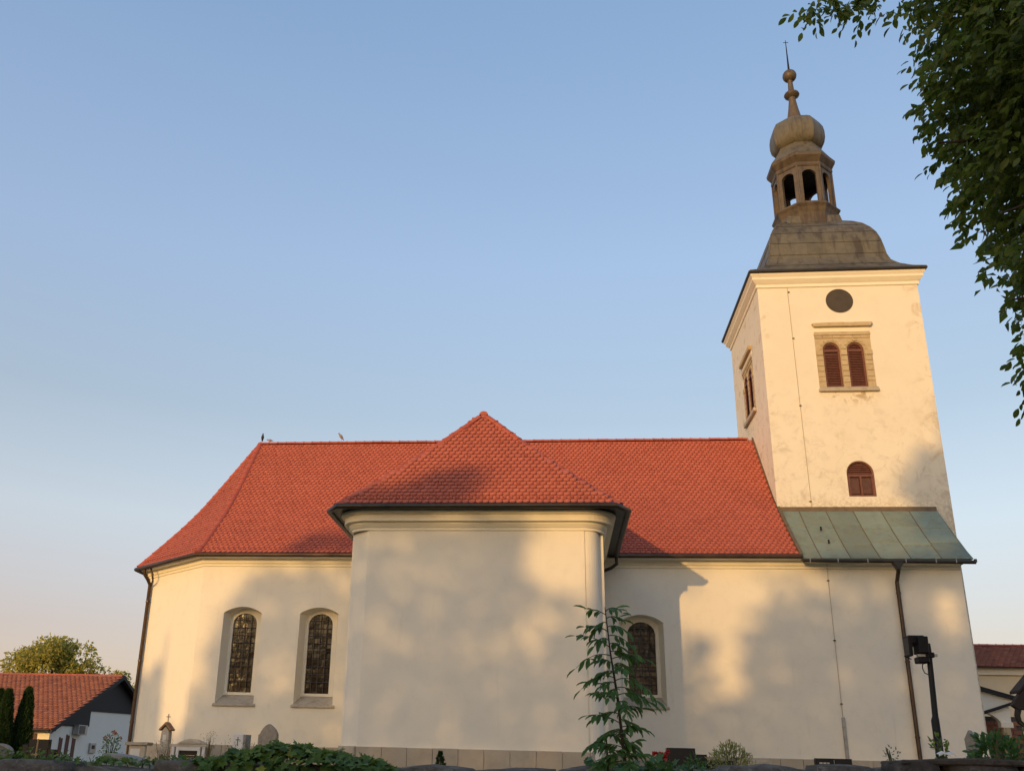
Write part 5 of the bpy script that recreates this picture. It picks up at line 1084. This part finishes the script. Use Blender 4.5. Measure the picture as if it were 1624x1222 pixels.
# ------------------------------------------------------------------ unseen row of trees behind the viewer, crowns carved to shape the church's shade
TAZ, TEL = 0.455, 0.1155
def cover(P, rng):
    """share of evening light the crowns are carved to hold back, seen along the sun's rays at the church"""
    hit = lambda Y: (P[:, 0] + TAZ * (Y - P[:, 1]), P[:, 2] - TEL * (Y - P[:, 1]))
    ell = lambda X, Z, cx, cz, rx, rz, k=.35: 1 - np.clip((np.hypot((X - cx) / rx, (Z - cz) / rz) + k * .5 * sn(X * 1.3, Z * 1.3, 1, cx) - .85) / .3, 0, 1)
    p = np.zeros(len(P)); done = np.zeros(len(P), bool)
    X, Z = hit(25.0); m = (X > -5.8) & (X < 1.4) & (Z < 6.5)
    q = .89 - .90 * ell(X, Z, .45, 5.25, 1.35, 1.15) - .40 * ell(X, Z, -.5, 3.35, .55, .6) - .12 * ell(X, Z, -3.9, 5.2, .5, .5) - .35 * ell(X, Z, .9, 3.6, .6, 1.0) - .45 * (Z > 6.05) * (X > -3.5)
    q = q - .09 * np.clip(sn(X * 1.3, Z * 1.1, 1, 5.0) + .1, 0, 1)
    p = np.where(m, np.clip(q, 0, 1), p); done |= m
    X, Z = hit(25.6); m = ~done & (Z >= 6.4) & (Z < 9.9) & (np.abs(X + 2.12) < 3.9 * (1 - (Z - 6.48) / 3.44) + .1)
    p = np.where(m, np.maximum(ell(X, Z, -2.7, 7.25, .95, .55), (Z < 6.95 + .15 * sn(X * 2, Z)) * (X < -2.0)), p); done |= m
    X, Z = hit(31.3); m = ~done & (X > -12.05) & (X < 12.8) & (Z < 6.45)
    xb = np.interp(Z, [1, 4, 6.2], [-11.9, -11.1, -9.9]) + .25 * sn(X, Z * 1.5)
    q = np.interp(X, [-12, -5, 4, 12], [.88, .88, .92, .95]); q -= .97 * np.clip((xb - X) / .5, 0, 1); q -= .55 * (Z > 6.0) * (X < 8.3)
    q -= .97 * ell(X, Z, 4.9, 5.0, 1.65, 1.15) + .9 * ell(X, Z, 5.35, 3.1, .62, .95) + .55 * ell(X, Z, 7.0, 5.75, 1.4, .6) + .75 * ell(X, Z, 12.15, 4.75, .50, .75) + .25 * ell(X, Z, 4.3, 2.2, .5, .8) + .2 * ell(X, Z, 9.2, 5.3, .7, .6) + .30 * ell(X, Z, -7.2, 5.6, .5, .4) + .25 * ell(X, Z, -9.0, 2.6, .5, .8)
    q = q - .14 * np.clip(sn(X * .8, Z * .9, 1, 1.0), 0, 1); q = np.where(Z < .35, .975, q)
    p = np.where(m, np.clip(q, 0, 1), p); done |= m
    X, Z = hit(32.6); m = ~done & (X <= -12.05) & (X > -15.6) & (Z < 6.45)
    p = np.where(m, np.clip(np.maximum((3.4 - Z + .3 * sn(X, Z)) * np.clip((-13.3 - X) / .6, 0, 1), (.9 - Z) * 1.2), 0, .9), p); done |= m
    X, Z = hit(33.1); m = ~done & (X > 7.6) & (X < 13.6) & (Z >= 6.5)
    p = np.where(m, np.clip(.90 * ell(X, Z, 13.05, 9.4, 1.05, 1.35, .6) + .6 * ell(X, Z, 12.5, 9.2, .5, .5) + .8 * ell(X, Z, 13.2, 7.7, .9, .6) - .35 * ell(X, Z, 13.0, 8.5, .35, .3), 0, .95), p); done |= m
    X, Z = hit(33.0); m = ~done & (X > -15.6) & (X <= 7.6) & (Z >= 6.4); p = np.where(m, .9 * ell(X, Z, -6.8, 6.7, 1.5, .55) * (Z < 7.6), p); done |= m
    X, Z = hit(31.3); m = ~done & (X >= 12.8); p = np.where(m, np.where(Z < 10.5, .95, .6), p); done |= m
    m = ~done & (X < -12); p = np.where(m & (Z < .6), .9, p)
    return p
rng = np.random.RandomState(101); NCAND = 150000
CX = rng.uniform(-47.5, -6.0, NCAND); CY = rng.uniform(-38.5, -32.5, NCAND); CZ = rng.uniform(1.0, 20.5, NCAND); C = np.c_[CX, CY, CZ]
C = C[(rng.uniform(0, 1, NCAND) < -np.log(1 - np.clip(cover(C, rng), 0, .985)) / 5.2) & (CZ < np.where(CX > -20.5, 20.5, 16.5))]
centres = [-44.5, -38.5, -32.5, -26.5, -20.5, -15.0, -9.5]; near = np.argmin(np.abs(C[:, :1] - np.array(centres)[None]), axis=1)
words = ['first', 'second', 'third', 'fourth', 'fifth', 'sixth', 'last']
for i, cx in enumerate(centres):
    Q = C[near == i]
    t = thing('unseen_shade_tree', 'unseen shade tree standing behind the viewer, %s from the left in its row' % words[i], 'tree', (cx, -35.5, LANE), 0, 'unseen shade trees in a row behind the viewer', world_frame=True)
    tr = MB(); tr.tube([(cx, -35.5, LANE), (cx + .1, -35.5, 2.5), (cx, -35.4, 6.5), (cx, -35.5, 12)], [.35, .28, .2, .05], 9)
    for s_ in (-1, 1): tr.tube([(cx, -35.5, 4.0), (cx + s_ * 1.3, -35.3, 6.8), (cx + s_ * 2.4, -35.2, 9.5)], [.14, .09, .03], 7)
    part('trunk', tr, BARK, t, smooth=True); n = len(Q); Lq = rng.uniform(.28, .50, n)
    leaf_part('crown', RHOMB, Q, rnd_dirs(n) + np.array([0, 0, -.4]), rnd_dirs(n) + np.array([.2, .6, .3]), Lq, Lq * .8, LEAF_O, t, kind=None)
